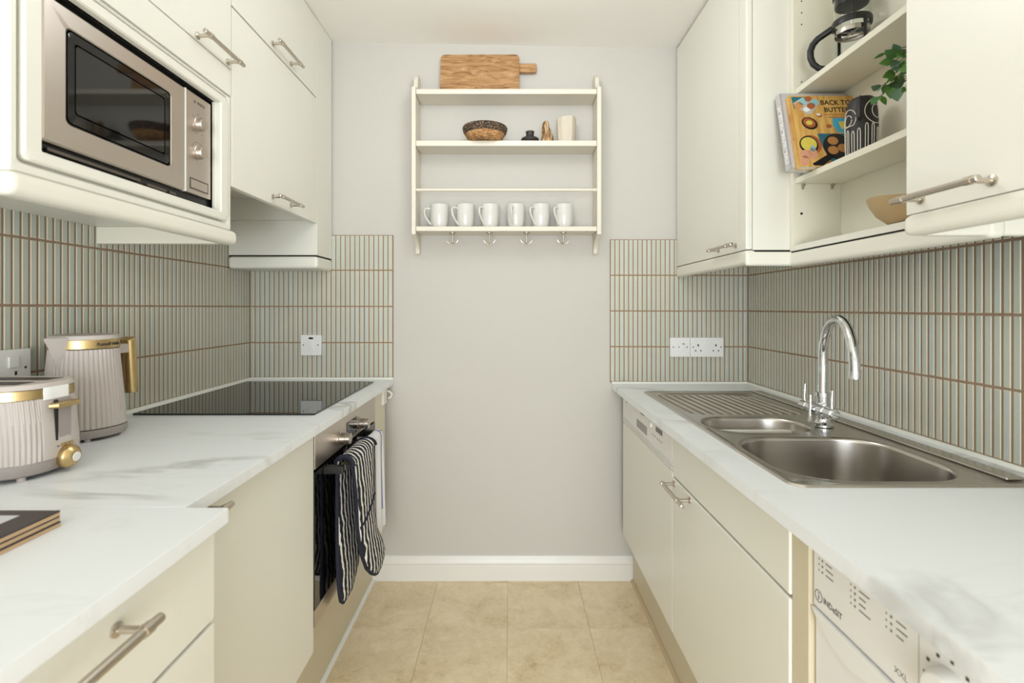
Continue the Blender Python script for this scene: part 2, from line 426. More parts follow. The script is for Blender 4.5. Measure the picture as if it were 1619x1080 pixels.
tiling(wl, lambda d: (XL, 2.0975-d), PI/2, 74, rowsL, .0200, extra=lambda i: .0015 if i >= 31 else 0)
box('grout', 'grout', wl, XL, XL+.0074, .613, 2.1005, .846, 1.448)
tiling(wb, lambda d: (-1.0905+d, YB), 0, 30, rowsL, .01995)
box('grout', 'grout', wb, -1.0934, -.4905, YB-.0074, YB, .846, 1.448)
tiling(wr, lambda d: (XR, 2.0975-d), -PI/2, 74, rowsR, .0200, extra=lambda i: .0015 if i >= 29 else 0)
box('grout', 'grout', wr, XR-.0074, XR, .613, 2.1005, .829, 1.430)
tiling(wb, lambda d: (.4225+d, YB), 0, 30, rowsR, .01923)
box('grout', 'grout', wb, .4220, 1.0024, YB-.0074, YB, .829, 1.430)
# sealant along the worktops
b = B(); b.prism([(-1.0915, .8425), (-1.080, .8425), (-1.0845, .8505), (-1.0915, .8505)], 'y', .752, 2.0985)
b.prism([(2.0985, .8425), (2.087, .8425), (2.0915, .8505), (2.0985, .8505)], 'x', -1.09, -.489)
b.build('trim_1', 'sealant', None, kind='structure')
b = B(); b.prism([(1.0005, .8245), (.990, .8245), (.994, .8325), (1.0005, .8325)], 'y', .1, 2.0985)
b.prism([(2.0985, .8245), (2.088, .8245), (2.092, .8325), (2.0985, .8325)], 'x', .428, 1.0)
b.build('trim_2', 'sealant', None, kind='structure')

# ------------------------------------------------------------------ left base run
tag(B().box(XL+.001, -.488, .752, YB-.001, .820, .843, bev=.002).build('worktop', 'marble'), 'white marble worktop holding the black glass hob and the kettle', 'worktop')
tag(B().box(XL+.001, -.422, -.35, .751, .820, .843, bev=.002).build('worktop', 'marble'), 'deeper white marble worktop in front, under the stacked placemats', 'worktop')
t = thing('drawer_unit', 'cream drawer unit under the nearer, deeper left worktop', 'drawer unit', (-.77, .3, 0))
box('carcass', 'cream', t, XL+.002, -.462, -.34, .750, .12, .819)
for (y0, y1) in ((.153, .749), (-.34, .147)):
    for i, (z0, z1) in enumerate(((.678, .815), (.535, .672), (.392, .529), (.215, .386))):
        dr = box('drawer', 'cream', t, -.461, -.442, y0, y1, z0, z1, bev=.0025)
        h = z1-.033 if i == 0 else z1-.035
        handle(dr, -.442, 1, .41 if y0 > 0 else -.19, .584 if y0 > 0 else -.01, h, .432 if y0 > 0 else -.165, .560 if y0 > 0 else -.035, out=.035, r=.006)
box('plinth_board', 'cream_dark', t, XL+.05, -.52, -.34, .75, .001, .12)
t = thing('base_cabinet', 'cream base cabinet with plain door left of the oven', 'cabinet', (-.8, 1.03, 0))
box('carcass', 'cream', t, XL+.002, -.535, .7535, 1.312, .2335, .819)
d = box('door', 'cream', t, -.534, -.515, .757, 1.3125, .2375, .815, bev=.0025)
handle(d, -.515, 1, .765, .868, .803, .785, .845, out=.033)
tag(B().box(-.592, -.575, .752, YB-.02, .001, .232, bev=.001).build('plinth', 'cream_dark'), 'beige plinth board running below oven and left base cabinet', 'plinth')
B().prism([(-.5745, .0005), (-.563, .0005), (-.568, .008), (-.5745, .010)], 'y', .75, 2.088).build('trim_3', 'sealant', None, kind='structure')

# oven
t = thing('oven', 'built-in stainless steel oven with black glass door', 'oven', (-.8, 1.61, .24))
box('body', 'dark_steel', t, XL+.01, -.536, 1.322, 1.908, .295, .815)
cp = box('control_panel', 'steel', t, -.535, -.515, 1.3205, 1.911, .714, .814, bev=.0015)
for y in (1.512, 1.709):
    B().revolve((-.515, y, .747), (1, 0, 0), [(0, .0215), (.003, .0215), (.004, .0175), (.018, .0170), (.0185, .0185), (.0205, .0185), (.021, .0165), (.033, .0158), (.034, .0145)], 28).build('knob', 'steel', cp)
box('display', 'oven_glass', cp, -.5155, -.5135, 1.578, 1.680, .727, .779, bev=.0006)
b = B()
for i in range(3): b.box(-.5136, -.5132, 1.615+i*.018, 1.624+i*.018, .7345, .7375)
b.build('touch_mark', 'appliance_grey', cp)
dr = box('door', 'oven_glass', t, -.536, -.516, 1.3205, 1.911, .342, .706, bev=.0015)
box('door_trim', 'steel', dr, -.536, -.5155, 1.3205, 1.911, .297, .3415, bev=.0015)
for y in (1.392, 1.792): box('handle_bracket', 'black_plastic', dr, -.516, -.462, y-.011, y+.011, .682, .703, bev=.002)
box('handle', 'steel', dr, -.478, -.462, 1.404, 1.781, .684, .702, bev=.003)
# end panel between oven and back wall
t = thing('filler_panel', 'narrow cream filler panel between oven and back wall', 'panel', (-.53, 1.98, 0))
box('board', 'cream_edge', t, -.533, -.515, 1.914, 2.062, .233, .819, bev=.001)
box('batten', 'cream', t, -.5149, -.505, 2.005, 2.055, .752, .8195, bev=.001)
B().tube([(-.507, 2.061, .802), (-.497, 2.070, .795), (-.490, 2.073, .785), (-.492, 2.070, .774), (-.503, 2.064, .768)], .0045).build('hook', 'cream', t)
# hob
t = thing('hob', 'black glass induction hob set into left worktop', 'hob', (-.8, 1.69, .843))
b = B(); b.prism(rrect(-1.053, -.544, 1.391, 2.0, .006, 3), 'z', .8432, .8482, bev=.001, seg=2); b.build('glass_plate', 'black_glass', t)

# ------------------------------------------------------------------ left wall cabinets
FX = -.747
t = thing('wall_cabinet', 'cream wall cabinet framing the built-in microwave', 'wall cabinet', (-.92, 1.04, 1.31))
ca = B(); ca.box(XL+.0095, FX-.0195, .745, .762, 1.357, 2.262); ca.box(XL+.0095, FX-.0195, 1.325, 1.342, 1.357, 2.262)
ca.box(XL+.0095, FX-.0195, .762, 1.325, 1.357, 1.375); ca.box(XL+.0095, FX-.0195, .762, 1.325, 1.70, 1.718); ca.box(XL+.0095, FX-.0195, .762, 1.325, 2.244, 2.262)
ca.box(XL+.0095, XL+.016, .762, 1.325, 1.375, 2.244)
ca.build('carcass', 'cream', t)
d = box('door', 'cream', t, FX-.019, FX, .746, 1.3405, 1.7815, 2.260, bev=.002)
handle(d, FX, 1, 1.169, 1.343, 1.793, 1.194, 1.322, out=.033)
box('filler_strip', 'cream', t, FX-.019, FX, .746, 1.3405, 1.709, 1.7785, bev=.0015)
# surround: outer board with raised rounded inner border
fr = B()
O = (.746, 1.3405, 1.349, 1.7065); I = (.797, 1.288, 1.392, 1.672)
def ring(b, x0, x1, o, i, ro, ri):
    lo = rrect(o[0], o[1], o[2], o[3], ro, 5); li = rrect(i[0], i[1], i[2], i[3], ri, 5)
    b.loft([[(x0, p[0], p[1]) for p in lo], [(x1-.003, p[0], p[1]) for p in lo], [(x1, p[0]+(.003 if p[0] < (o[0]+o[1])/2 else -.003), p[1]+(.003 if p[1] < (o[2]+o[3])/2 else -.003)) for p in lo],
            [(x1, p[0]+(-.003 if p[0] < (i[0]+i[1])/2 else .003), p[1]+(-.003 if p[1] < (i[2]+i[3])/2 else .003)) for p in li], [(x1-.003, p[0], p[1]) for p in li], [(x0, p[0], p[1]) for p in li], [(x0, p[0], p[1]) for p in lo]], False, False)
ring(fr, FX-.019, FX-.001, O, (.760, 1.3265, 1.3655, 1.6995), .004, .010); fr.box(FX-.019, FX-.012, .758, .80, 1.36, 1.70).box(FX-.019, FX-.012, 1.286, 1.33, 1.36, 1.70).box(FX-.019, FX-.012, .80, 1.286, 1.36, 1.392).box(FX-.019, FX-.012, .80, 1.286, 1.672, 1.70)
sf = fr.build('surround', 'cream', t)
fr = B(); ring(fr, FX-.0188, FX+.003, (.7655, 1.321, 1.371, 1.694), I, .012, .003); fr.build('raised_border', 'cream', sf)
b = B(); b.box(FX-.028, FX+.012, .735, 1.352, 1.311, 1.348, bev=.013, seg=5); b.box(XL+.0096, FX-.02, .735, .760, 1.311, 1.348, bev=.008, seg=3)
pl = b.build('pelmet', 'pelmet_paint', t)
box('pelmet_return', 'cream_inside', t, XL+.0096, FX-.03, 1.318, 1.335, 1.312, 1.3565, bev=.001)
# microwave
MX = -.762
t = thing('microwave', 'built-in stainless steel microwave with dark window and two knobs', 'microwave', (-.9, 1.04, 1.376))
box('body', 'dark_void', t, XL+.03, MX-.022, .775, 1.315, 1.3765, 1.695)
b = B(); b.box(MX-.0215, MX-.012, .798, 1.287, 1.3925, 1.416); b.build('vent_gap', 'black_plastic', t)
b = B()
for y0, y1, z in ((.83, 1.04, 1.407), (1.06, 1.12, 1.404), (1.13, 1.15, 1.404)): b.box(MX-.0118, MX-.006, y0, y1, z-.003, z+.003, bev=.001)
b.build('vent_bar', 'dark_steel', t)
df = B(); ring(df, MX-.02, MX, (.815, 1.1725, 1.417, 1.660), (.860, 1.123, 1.461, 1.625), .003, .010)
dd = df.build('door', 'steel', t)
box('window', 'oven_glass', dd, MX-.018, MX-.0012, .8595, 1.1235, 1.4605, 1.6255)
b = B(); ring(b, MX-.0012, MX-.0008, (.860, 1.123, 1.461, 1.625), (.879, 1.104, 1.484, 1.604), .010, .006); b.build('window_border', 'black_gloss', dd)
B().box(MX-.012, MX+.0012, 1.1727, 1.1752, 1.417, 1.660).build('door_edge', 'white_plastic', dd)
cp = box('control_panel', 'steel', t, MX-.02, MX, 1.1757, 1.273, 1.417, 1.660, bev=.0015)
for z in (1.590, 1.521):
    B().revolve((MX, 1.222, z), (1, 0, 0), [(0, .018), (.002, .018), (.003, .0165), (.014, .0155), (.016, .0135)], 24).build('knob', 'steel', cp)
    b = B()
    for k in range(9):
        a = PI*(.12+.76*k/8) if z < 1.55 else PI*(-.1+.3*k)
        b.box(MX, MX+.0003, 1.222+.025*math.cos(a)-.0013, 1.222+.025*math.cos(a)+.0013, z+.025*math.sin(a)-.0013, z+.025*math.sin(a)+.0013)
    b.build('dial_mark', 'print_grey', cp)
b = B(); ring(b, MX, MX+.0006, (1.192, 1.260, 1.430, 1.453), (1.193, 1.259, 1.431, 1.452), .0004, .0004); b.build('button_outline', 'dark_steel', cp)
box('button', 'steel', cp, MX, MX+.0008, 1.1935, 1.2585, 1.4315, 1.4515, bev=.0004)
text('lettering', 'BOSCH', .0088, (MX, 1.2335, 1.6415), (0, 1, 0), (0, 0, 1), 'print_dark', cp, bold=.0002)
n = 20; b = B()
for r0 in (.0040, .0022): b.tube([(MX+.0002, 1.2085+r0*math.cos(i/n*2*PI), 1.6415+r0*math.sin(i/n*2*PI)) for i in range(n)], .0004, 5, closed=True)
b.box(MX, MX+.0003, 1.2068, 1.2102, 1.6412, 1.6418); b.build('emblem', 'print_grey', cp)

t = thing('wall_cabinet', 'tall cream wall cabinet with two flap doors above the hob', 'wall cabinet', (-.92, 1.63, 1.47))
ca = B(); ca.box(XL+.0095, FX-.0195, 1.345, 1.362, 1.48, 2.262); ca.box(XL+.0095, FX-.0195, 1.915, 1.932, 1.48, 2.262); ca.box(XL+.0095, FX-.0195, 1.362, 1.915, 1.562, 1.580)
ca.box(XL+.0095, FX-.0195, 1.362, 1.915, 2.244, 2.262); ca.build('carcass', 'cream', t)
d = box('upper_door', 'cream', t, FX-.019, FX, 1.3435, 1.9335, 1.9565, 2.260, bev=.002); handle(d, FX, 1, 1.548, 1.730, 1.975, 1.574, 1.704)
d = box('lower_door', 'cream', t, FX-.019, FX, 1.3435, 1.9335, 1.469, 1.9515, bev=.002); handle(d, FX, 1, 1.548, 1.730, 1.4925, 1.574, 1.704)
t = thing('end_cabinet', 'narrow cream end cabinet in the left back corner', 'cabinet', (-.92, 2.02, 1.295))
box('carcass', 'cream', t, XL+.0096, FX, 1.9365, 2.0975, 1.347, 2.262, bev=.0015)
box('shadow_gap', 'dark_void', t, XL+.0096, FX-.006, 1.9415, 2.0975, 1.342, 1.347)
b = B(); b.box(XL+.0096, FX+.002, 1.932, 2.0975, 1.295, 1.342, bev=.011, seg=4); b.build('pelmet', 'cream', t)

# ------------------------------------------------------------------ right wall cabinets
RX = .700
t = thing('wall_cabinet', 'cream wall cabinet with one door in the right back corner', 'wall cabinet', (.85, 1.79, 1.27))
box('carcass', 'cream', t, RX+.0195, XR-.0095, 1.4795, 2.0975, 1.314, 2.228, bev=.001)
d = box('door', 'cream', t, RX, RX+.019, 1.528, 2.0965, 1.3155, 2.228, bev=.003); handle(d, RX, -1, 1.5035, 1.689, 1.3345, 1.545, 1.672, out=.032)
box('edge_strip', 'cream', t, RX-.001, RX+.019, 1.4795, 1.5265, 1.3155, 2.228, bev=.004)
box('shadow_gap', 'dark_void', t, RX+.022, XR-.0095, 1.4815, 1.50, 1.308, 1.3138)
b = B(); b.box(RX-.003, RX+.03, 1.477, 2.0975, 1.271, 1.3138, bev=.010, seg=4); b.box(RX-.003, .838, 1.472, 1.49, 1.2665, 1.3085, bev=.008, seg=4); b.build('pelmet', 'pelmet_paint', t)
# open shelf unit
SX = .829
t = thing('open_shelf_unit', 'open cream shelf unit between the two right wall cabinets', 'shelf unit', (.92, 1.18, 1.265))
box('side_panel', 'cream_inside', t, SX, XR-.0096, 1.461, 1.4785, 1.309, 2.228, bev=.001)
box('side_panel', 'cream_inside', t, SX, XR-.0096, .8855, .901, 1.309, 2.228, bev=.001)
box('back_panel', 'cream_inside', t, .968, .974, .9015, 1.4605, 1.3255, 2.21)
box('bottom_board', 'cream', t, SX+.001, XR-.0096, .9015, 1.4605, 1.309, 1.325, bev=.001)
box('top_board', 'cream_inside', t, SX, XR-.0096, .9015, 1.4605, 2.21, 2.228)
for z0 in (1.5045, 1.7655):
    s = box('shelf', 'cream_inside', t, .8345, .9675, .9025, 1.4600, z0, z0+.0165, bev=.001)
    for x in (.855, .941):
        for y, d in ((1.4608, -1), (.9012, 1)):
            B().cyl((x, y, z0-.0045), (x, y+d*.010, z0-.0045), .0042, n=10).box(x-.003, x+.003, y, y+d*.005, z0-.016, z0-.003, bev=.001).build('shelf_pin', 'nickel', s)
for x, z, r in ((.853, 2.039, .002), (.853, 2.005, .002), (.853, 1.971, .002), (.853, 1.803, .002), (.853, 1.537, .002), (.853, 1.418, .0038)):
    B().cyl((x, 1.4606, z), (x, 1.4614, z), r, n=12).build('peg_hole', 'dark_void', t)
box('shadow_gap', 'dark_void', t, SX+.006, XR-.0096, .8857, 1.470, 1.3055, 1.309)
b = B(); b.box(SX-.004, SX+.03, .860, 1.486, 1.264, 1.3055, bev=.011, seg=4); b.build('pelmet', 'pelmet_paint', t)
# near right wall cabinet
t = thing('wall_cabinet', 'nearest right wall cabinet, pale cream, with long bar handle', 'wall cabinet', (.85, .58, 1.27))
box('carcass', 'cream', t, RX+.0195, XR-.0095, .285, .8835, 1.314, 2.228, bev=.001)
d = box('door', 'cream', t, RX, RX+.019, .286, .883, 1.3055, 2.228, bev=.002); handle(d, RX, -1, .708, .871, 1.327, .724, .850, out=.035)
b = B(); b.box(RX-.010, RX+.03, .275, .882, 1.268, 1.3045, bev=.013, seg=5); b.box(RX+.02, XR-.0098, .864, .882, 1.268, 1.3125, bev=.006, seg=3); b.build('pelmet', 'pelmet_paint', t)

# ------------------------------------------------------------------ right base run
EX = .4267; DX = .457
b = B()
b.box(EX, .512, .1, YB-.001, .802, .825); b.box(.935, XR-.001, .1, YB-.001, .802, .825); b.box(.512, .935, .1, .893, .802, .825); b.box(.512, .935, 1.868, YB-.001, .802, .825)
tag(b.build('worktop', 'marble', smooth=0), 'long white marble worktop along right wall holding the sink', 'worktop')
tag(B().box(.515, .53, .80, 2.085, .001, .228, bev=.001).build('plinth', 'cream_dark'), 'beige plinth board under dishwasher and sink cabinet', 'plinth')
B().prism([(.5145, .0005), (.504, .0005), (.509, .007), (.5145, .009)], 'y', .8, 2.088).build('trim_4', 'gum', None, kind='structure')
# dishwasher
t = thing('dishwasher', 'integrated dishwasher with white control panel and cream door', 'dishwasher', (.73, 1.71, .23))
box('body', 'appliance_grey', t, DX+.02, .985, 1.448, 2.013, .231, .790)
cp = box('control_panel', 'appliance_white', t, DX, DX+.02, 1.4075, 2.0165, .7045, .8015, bev=.002)
b = B()
for z in (.7015, .6945, .6875): b.box(DX-.001, DX+.019, 1.4075, 2.0165, z-.0026, z+.0026, bev=.0015)
b.build('ridge', 'appliance_white', cp)
box('handle_recess', 'appliance_grey', cp, DX-.0006, DX+.004, 1.664, 1.797, .716, .7445, bev=.0004)
box('display', 'oven_glass', cp, DX-.0008, DX+.004, 1.497, 1.563, .757, .7725, bev=.0004)
for y0, y1, z0, z1 in ((1.70, 1.745, .7735, .7765), (1.95, 1.957, .770, .777)): box('marking', 'print_dark', cp, DX-.0003, DX+.001, y0, y1, z0, z1)
B().revolve((DX, 1.615, .765), (-1, 0, 0), [(0, .010), (.004, .010), (.006, .008)], 16).build('knob', 'appliance_white', cp)
for y in (1.505, 1.525, 1.545, 1.575, 1.60): box('button', 'appliance_grey', cp, DX-.001, DX+.001, y-.004, y+.004, .735, .7395, bev=.0004)
box('door', 'cream', t, DX, DX+.019, 1.4075, 2.0165, .2275, .6825, bev=.0025)
# sink cabinet
t = thing('base_cabinet', 'cream sink base cabinet with false drawer front over door', 'cabinet', (.73, 1.11, .23))
b = B(); b.box(DX+.0195, XR-.003, .818, .834, .2295, .8005); b.box(DX+.0195, XR-.003, 1.388, 1.404, .2295, .8005); b.box(DX+.0195, XR-.003, .834, 1.388, .2295, .245); b.box(.99, .996, .834, 1.388, .236, .64)
b.build('carcass', 'cream', t)
box('drawer_front', 'cream', t, DX, DX+.019, .8165, 1.4045, .672, .8005, bev=.004, seg=3)
d = box('door', 'cream', t, DX, DX+.019, .8165, 1.4045, .2275, .667, bev=.004, seg=3); handle(d, DX, -1, 1.226, 1.388, .6535, 1.268, 1.388, out=.033)
box('shadow_gap', 'dark_void', t, DX+.012, DX+.0195, .8165, 1.4045, .664, .674)
t = tag(B().box(.4605, XR-.003, .770, .8145, .001, .8005, bev=.001).build('filler_panel', 'cream_dark'), 'beige end panel between sink cabinet and washing machine', 'panel')
# washing machine
WX = .465
t = thing('washing_machine', 'white washing machine under near end of right worktop', 'washing machine', (.75, .49, 0))
box('body', 'appliance_white', t, WX+.012, .99, .195, .767, .01, .798, bev=.006)
b = B(); b.box(WX, WX+.0125, .195, .767, .688, .798, bev=.004); cp = b.build('control_panel', 'appliance_white', t)
box('front_panel', 'appliance_white', t, WX+.003, WX+.0118, .195, .767, .02, .6865, bev=.004)
# bowed detergent drawer grip under the panel
arc = [(.765-.165*i/14, .686-.034*math.sin(PI*min(1, i/14))**.8) for i in range(15)]
b = B(); b.prism([(.765, .6865)]+arc[1:-1]+[(.600, .6865)], 'x', WX-.004, WX+.004, bev=.0015); b.build('drawer_grip', 'white_plastic', t)
text('lettering', 'INDeSIT', .0125, (WX, .7200, .7085), (0, -1, 0), (0, 0, 1), 'print_dark', cp, bold=.0002, sx=.93)
n = 24; b = B(); b.tube([(WX-.0001, .7520+.0085*math.cos(i/n*2*PI), .709+.0085*math.sin(i/n*2*PI)) for i in range(n)], .0006, 5, closed=True)
b.box(WX-.0003, WX+.001, .7512, .7528, .7035, .711); b.box(WX-.0003, WX+.001, .7510, .7532, .7127, .7147); b.build('emblem', 'print_dark', cp)
b = B(); rr = random.Random(3)
for (y0, n, zt) in ((.752, 5, .783), (.682, 6, .783), (.618, 5, .783)):
    for k in range(n):
        z = zt-.0085*k
        b.box(WX-.0003, WX+.001, y0-.002, y0, z-.0012, z+.0012); b.box(WX-.0003, WX+.001, y0-.0105, y0-.0075, z-.0016, z+.0016)
        b.box(WX-.0003, WX+.001, y0-.017-.016*rr.uniform(.6, 1.3), y0-.017, z-.0009, z+.0009)
b.build('programme_list', 'print_grey', cp)
text('lettering', 'XXL', .011, (WX, .594, .7065), (0, -1, 0), (0, 0, 1), 'print_grey', cp)
b = B(); b.revolve((WX, .525, .735), (-1, 0, 0), [(0, .026), (.004, .026), (.016, .022), (.018, .019)], 32); b.build('dial', 'white_plastic', cp)
b = B()
for k in range(12):
    a = 2*PI*k/12; y, z = .525+.035*math.cos(a), .735+.035*math.sin(a)
    b.box(WX-.0003, WX+.001, y-.002, y+.002, z-.002, z+.002)
b.build('dial_mark', 'print_dark', cp)
box('panel_seam', 'appliance_grey', cp, WX-.0002, WX+.001, .5675, .5683, .690, .796)

# sink ------------------------------------------------------------------------------
t = thing('sink', 'stainless steel sink with one and a half bowls and ribbed drainer', 'sink', (.72, 1.38, .825))
bm = bmesh.new()
def loop_verts(pts, z): return [bm.verts.new((p[0], p[1], z)) for p in pts]
def ringf(a, b):
    n = len(a)
    for i in range(n): bm.faces.new((a[i], a[(i+1) % n], b[(i+1) % n], b[i]))
def inset(box_, r, d): return rrect(box_[0]+d, box_[1]-d, box_[2]+d, box_[3]-d, max(.004, r-d), 8)
ob = (.500, .9455, .8815, 1.889)
o0 = loop_verts(rrect(*ob, .028, 8), .8252); o1 = loop_verts(inset(ob, .028, .003), .8288); o2 = loop_verts(inset(ob, .028, .012), .8290); o3 = loop_verts(inset(ob, .028, .016), .8272)
ringf(o0, o1); ringf(o1, o2); ringf(o2, o3)
holes = []
def bowl(bx, r, depth, fl):
    ls = [loop_verts(inset(bx, r, d), z) for d, z in ((-.010, .8272), (-.006, .8286), (-.001, .8286), (.003, .8262), (.006, .820))]
    ls.append(loop_verts(inset(bx, r, .014), .825-depth+.02)); ls.append(loop_verts(inset(bx, r, .020), .825-depth+.007)); ls.append(loop_verts(inset(bx, r, .032), .825-depth)); ls.append(loop_verts(inset(bx, r, min(r-.006, .055)), .825-depth-.002))
    for a, c in zip(ls, ls[1:]): ringf(a, c)
    bm.faces.new(ls[-1]); holes.append(ls[0])
bowl((.522, .872, .905, 1.218), .105, .150, 0)
bowl((.522, .800, 1.256, 1.440), .088, .11, 0)
ds = [loop_verts(inset((.528, .905, 1.475, 1.862), .05, d), z) for d, z in ((0, .8272), (.006, .8262), (.014, .8205), (.02, .8198))]
for a, c in zip(ds, ds[1:]): ringf(a, c)
bm.faces.new(ds[-1]); holes.append(ds[0])
es = []
for lp in [o3]+holes:
    n = len(lp)
    for i in range(n):
        e = bm.edges.get((lp[i], lp[(i+1) % n])); es.append(e)
bmesh.ops.triangle_fill(bm, use_beauty=True, use_dissolve=False, edges=es)
k = B(); k.bm.free(); k.bm = bm; k.build('basin_plate', 'sink_steel', t, smooth=45)
b = B()
for i in range(12):
    x = .548+.028*i
    y1 = 1.835 if i < 9 else 1.825-.012*(i-8)
    b.tube([(x, y1, .8196), (x+.002, y1-.01, .8222), (x+.018, 1.505, .8222), (x+.019, 1.495, .8196)], .0042, 8)
b.build('drainer_rib', 'sink_steel', t)
b = B(); b.box(.905, .941, .91, 1.87, .8273, .8335, bev=.003, seg=3); b.build('back_ledge', 'sink_steel', t)
b = B()
for cx, cy, z in ((.70, 1.06, .674), (.66, 1.348, .714)): b.lathe([(.03, -.001), (.03, .001), (.022, .0015), (.02, -.0005)], (cx, cy, z), 24)
b.build('waste', 'chrome', t)
# tap
tx, ty = .833, 1.330
t = thing('tap', 'tall chrome swan-neck mixer tap standing behind the half bowl', 'tap', (tx, ty, .829))
b = B(); b.lathe([(.026, .829), (.026, .834), (.020, .837), (.0175, .842), (.0165, .850), (.0165, .905), (.0185, .906), (.0185, .918), (.014, .919)], (tx, ty, 0), 28); b.build('base', 'chrome', t)
d = Vector((.773-tx, 1.12-ty, 0)); L = d.length; d.normalize(); R = L/2
pts = [(tx, ty, .915), (tx, ty, .95), (tx, ty, .98), (tx, ty, 1.0)]
for i in range(1, 17):
    a = PI-PI*i/16; p = Vector((tx, ty, 1.006))+d*(R+R*math.cos(a)); pts.append((p.x, p.y, 1.006+R*math.sin(a)))
pts.append((tx+d.x*L, ty+d.y*L, 1.0)); sp = B().tube(pts, .0115, 16).build('spout', 'chrome', t)
e = Vector((tx+d.x*L, ty+d.y*L, 0)); B().cyl((e.x, e.y, 1.002), (e.x, e.y, .984), .0122, n=18).build('nozzle', 'chrome', sp)
b = B(); b.revolve((tx-.022, 1.245, .875), (0, 1, 0), [(0, .010), (.003, .0145), (.03, .0150), (.031, .0135), (.034, .0135), (.035, .0155), (.105, .0155), (.106, .0135), (.109, .0135), (.110, .0150), (.137, .0145), (.140, .010)], 22)
b.cyl((tx-.022, ty, .875), (tx, ty, .875), .014); b.build('valve_body', 'chrome', t)
for y in (1.258, 1.374): B().tube([(tx-.022, y, .885), (tx-.022, y+.001, .90), (tx-.020, y+.002, .933)], [.004, .0035, .0032], 10).build('lever', 'chrome', t)
B().tube([(tx-.040, ty-.012, .913), (tx-.041, ty-.013, .89), (tx-.043, ty-.014, .843)], [.0046, .0042, .0052], 10).build('filter_lever', 'chrome', t)

# ------------------------------------------------------------------ sockets
def wplate(name, label, cat, x0, x1, z0, z1, Y):
    t = thing(name, label, cat, ((x0+x1)/2, Y, z0))
    b = B(); b.prism(rrect(x0, x1, z0, z1, .004, 3), 'y', Y-.009, Y, bev=.002); p = b.build('plate', 'white_plastic', t)
    return t, p, Y-.009
def dots(parent, name, m, lst, Y, r=.0022):
    b = B()
    for x, z in lst: b.cyl((x, Y-.0006, z), (x, Y+.001, z), r, n=10)
    return b.build(name, m, parent)
YT = 2.0985
t, p, Y = wplate('fused_spur', 'white fused spur switch on tiles behind the hob', 'wall switch', -.875, -.789, .943, 1.029, YT)
box('rocker', 'white_plastic', t, -.841, -.823, Y-.004, Y+.001, .970, 1.006, bev=.001); box('indicator', 'dark_void', t, -.841, -.823, Y-.0008, Y+.001, 1.011, 1.019)
dots(p, 'screw', 'dark_steel', [(-.863, .987), (-.802, .987)], Y, .0028)
t, p, Y = wplate('fused_spur', 'white fused spur plate left of the double socket', 'wall switch', .671, .7545, .937, 1.018, YT)
box('fuse_carrier', 'white_plastic', t, .716, .735, Y-.003, Y+.001, .966, .988, bev=.001); box('indicator', 'dark_void', t, .722, .731, Y-.0008, Y+.001, .990, .993)
dots(p, 'screw', 'dark_steel', [(.684, .978), (.742, .978)], Y, .0028); dots(p, 'flex_hole', 'dark_void', [(.708, .978)], Y, .0022)
t, p, Y = wplate('double_socket', 'white double power socket right of the spur plate', 'socket', .7555, .894, .937, 1.018, YT)
box('rocker', 'white_plastic', t, .814, .824, Y-.003, Y+.001, .983, 1.006, bev=.001); box('rocker', 'white_plastic', t, .827, .837, Y-.003, Y+.001, .983, 1.006, bev=.001)
b = B()
for cx in (.788, .862):
    b.box(cx-.0025, cx+.0025, Y-.0005, Y+.001, .981, .990)
    for s in (-1, 1): b.box(cx+s*.011-.003, cx+s*.011+.003, Y-.0005, Y+.001, .961, .965)
b.build('pin_hole', 'dark_void', p); dots(p, 'screw', 'dark_steel', [(.767, .978), (.883, .978)], Y, .0028)
t = thing('double_socket', 'white double socket on left wall behind the toaster', 'socket', (-1.09, 1.056, .966))
b = B(); b.prism(rrect(.984, 1.130, .966, 1.052, .004, 3), 'x', -1.0915, -1.0825, bev=.002); p = b.build('plate', 'white_plastic', t)
box('rocker', 'white_plastic', t, -1.0835, -1.079, 1.078, 1.100, 1.012, 1.036, bev=.001)
b = B(); b.cyl((-1.083, 1.117, 1.010), (-1.082, 1.117, 1.010), .003, n=10); b.cyl((-1.083, .997, 1.010), (-1.082, .997, 1.010), .003, n=10); b.build('screw', 'dark_steel', p)
b = B()
for y in (1.095, 1.019):
    b.box(-1.083, -1.0820, y-.0025, y+.0025, .995, 1.004)
    for s in (-1, 1): b.box(-1.083, -1.0820, y+s*.011-.003, y+s*.011+.003, .977, .981)
b.build('pin_hole', 'dark_void', p)

# ------------------------------------------------------------------ wall shelf and what stands on it
t = thing('wall_shelf', 'cream wooden wall shelf with three boards and four hooks', 'shelf', (-.0135, YB, 1.367))
YS = 1.993
def side_profile():
    p = [(YB, 1.374), (YB-.004, 1.367), (YB-.020, 1.367), (YB-.024, 1.374)]
    for i in range(9):
        a = i/8; p.append((YB-.024-.058*(a**1.8), 1.380+.046*a))
    p += [(YS+.016, 1.430), (YS, 1.4365), (YS, 2.022), (YS+.003, 2.027), (YS+.030, 2.029), (YS+.040, 2.034), (YS+.046, 2.045), (YS+.050, 2.075)]
    for i in range(9):
        a = PI-PI*.75*i/8; p.append((YB-.032+.030*math.cos(a), 2.073+.030*math.sin(a)))
    p.append((YB, 2.088))
    return p
sp = side_profile()
B().prism(sp, 'x', -.3925, -.3755, bev=.002).build('side_panel', 'shelf_paint', t)
B().prism(sp, 'x', .3485, .3655, bev=.002).build('side_panel', 'shelf_paint', t)
for z0, z1 in ((1.996, 2.017), (1.7885, 1.811)): box('board', 'shelf_paint', t, -.375, .348, YS+.001, YB-.0005, z0, z1, bev=.003)
bb = box('board', 'shelf_paint', t, -.375, .348, YS+.001, YB-.0005, 1.4485, 1.468, bev=.003)
dots_ = B()
for x in (-.335, .31): dots_.cyl((x, 2.01, 1.448), (x, 2.01, 1.4487), .004, n=10)
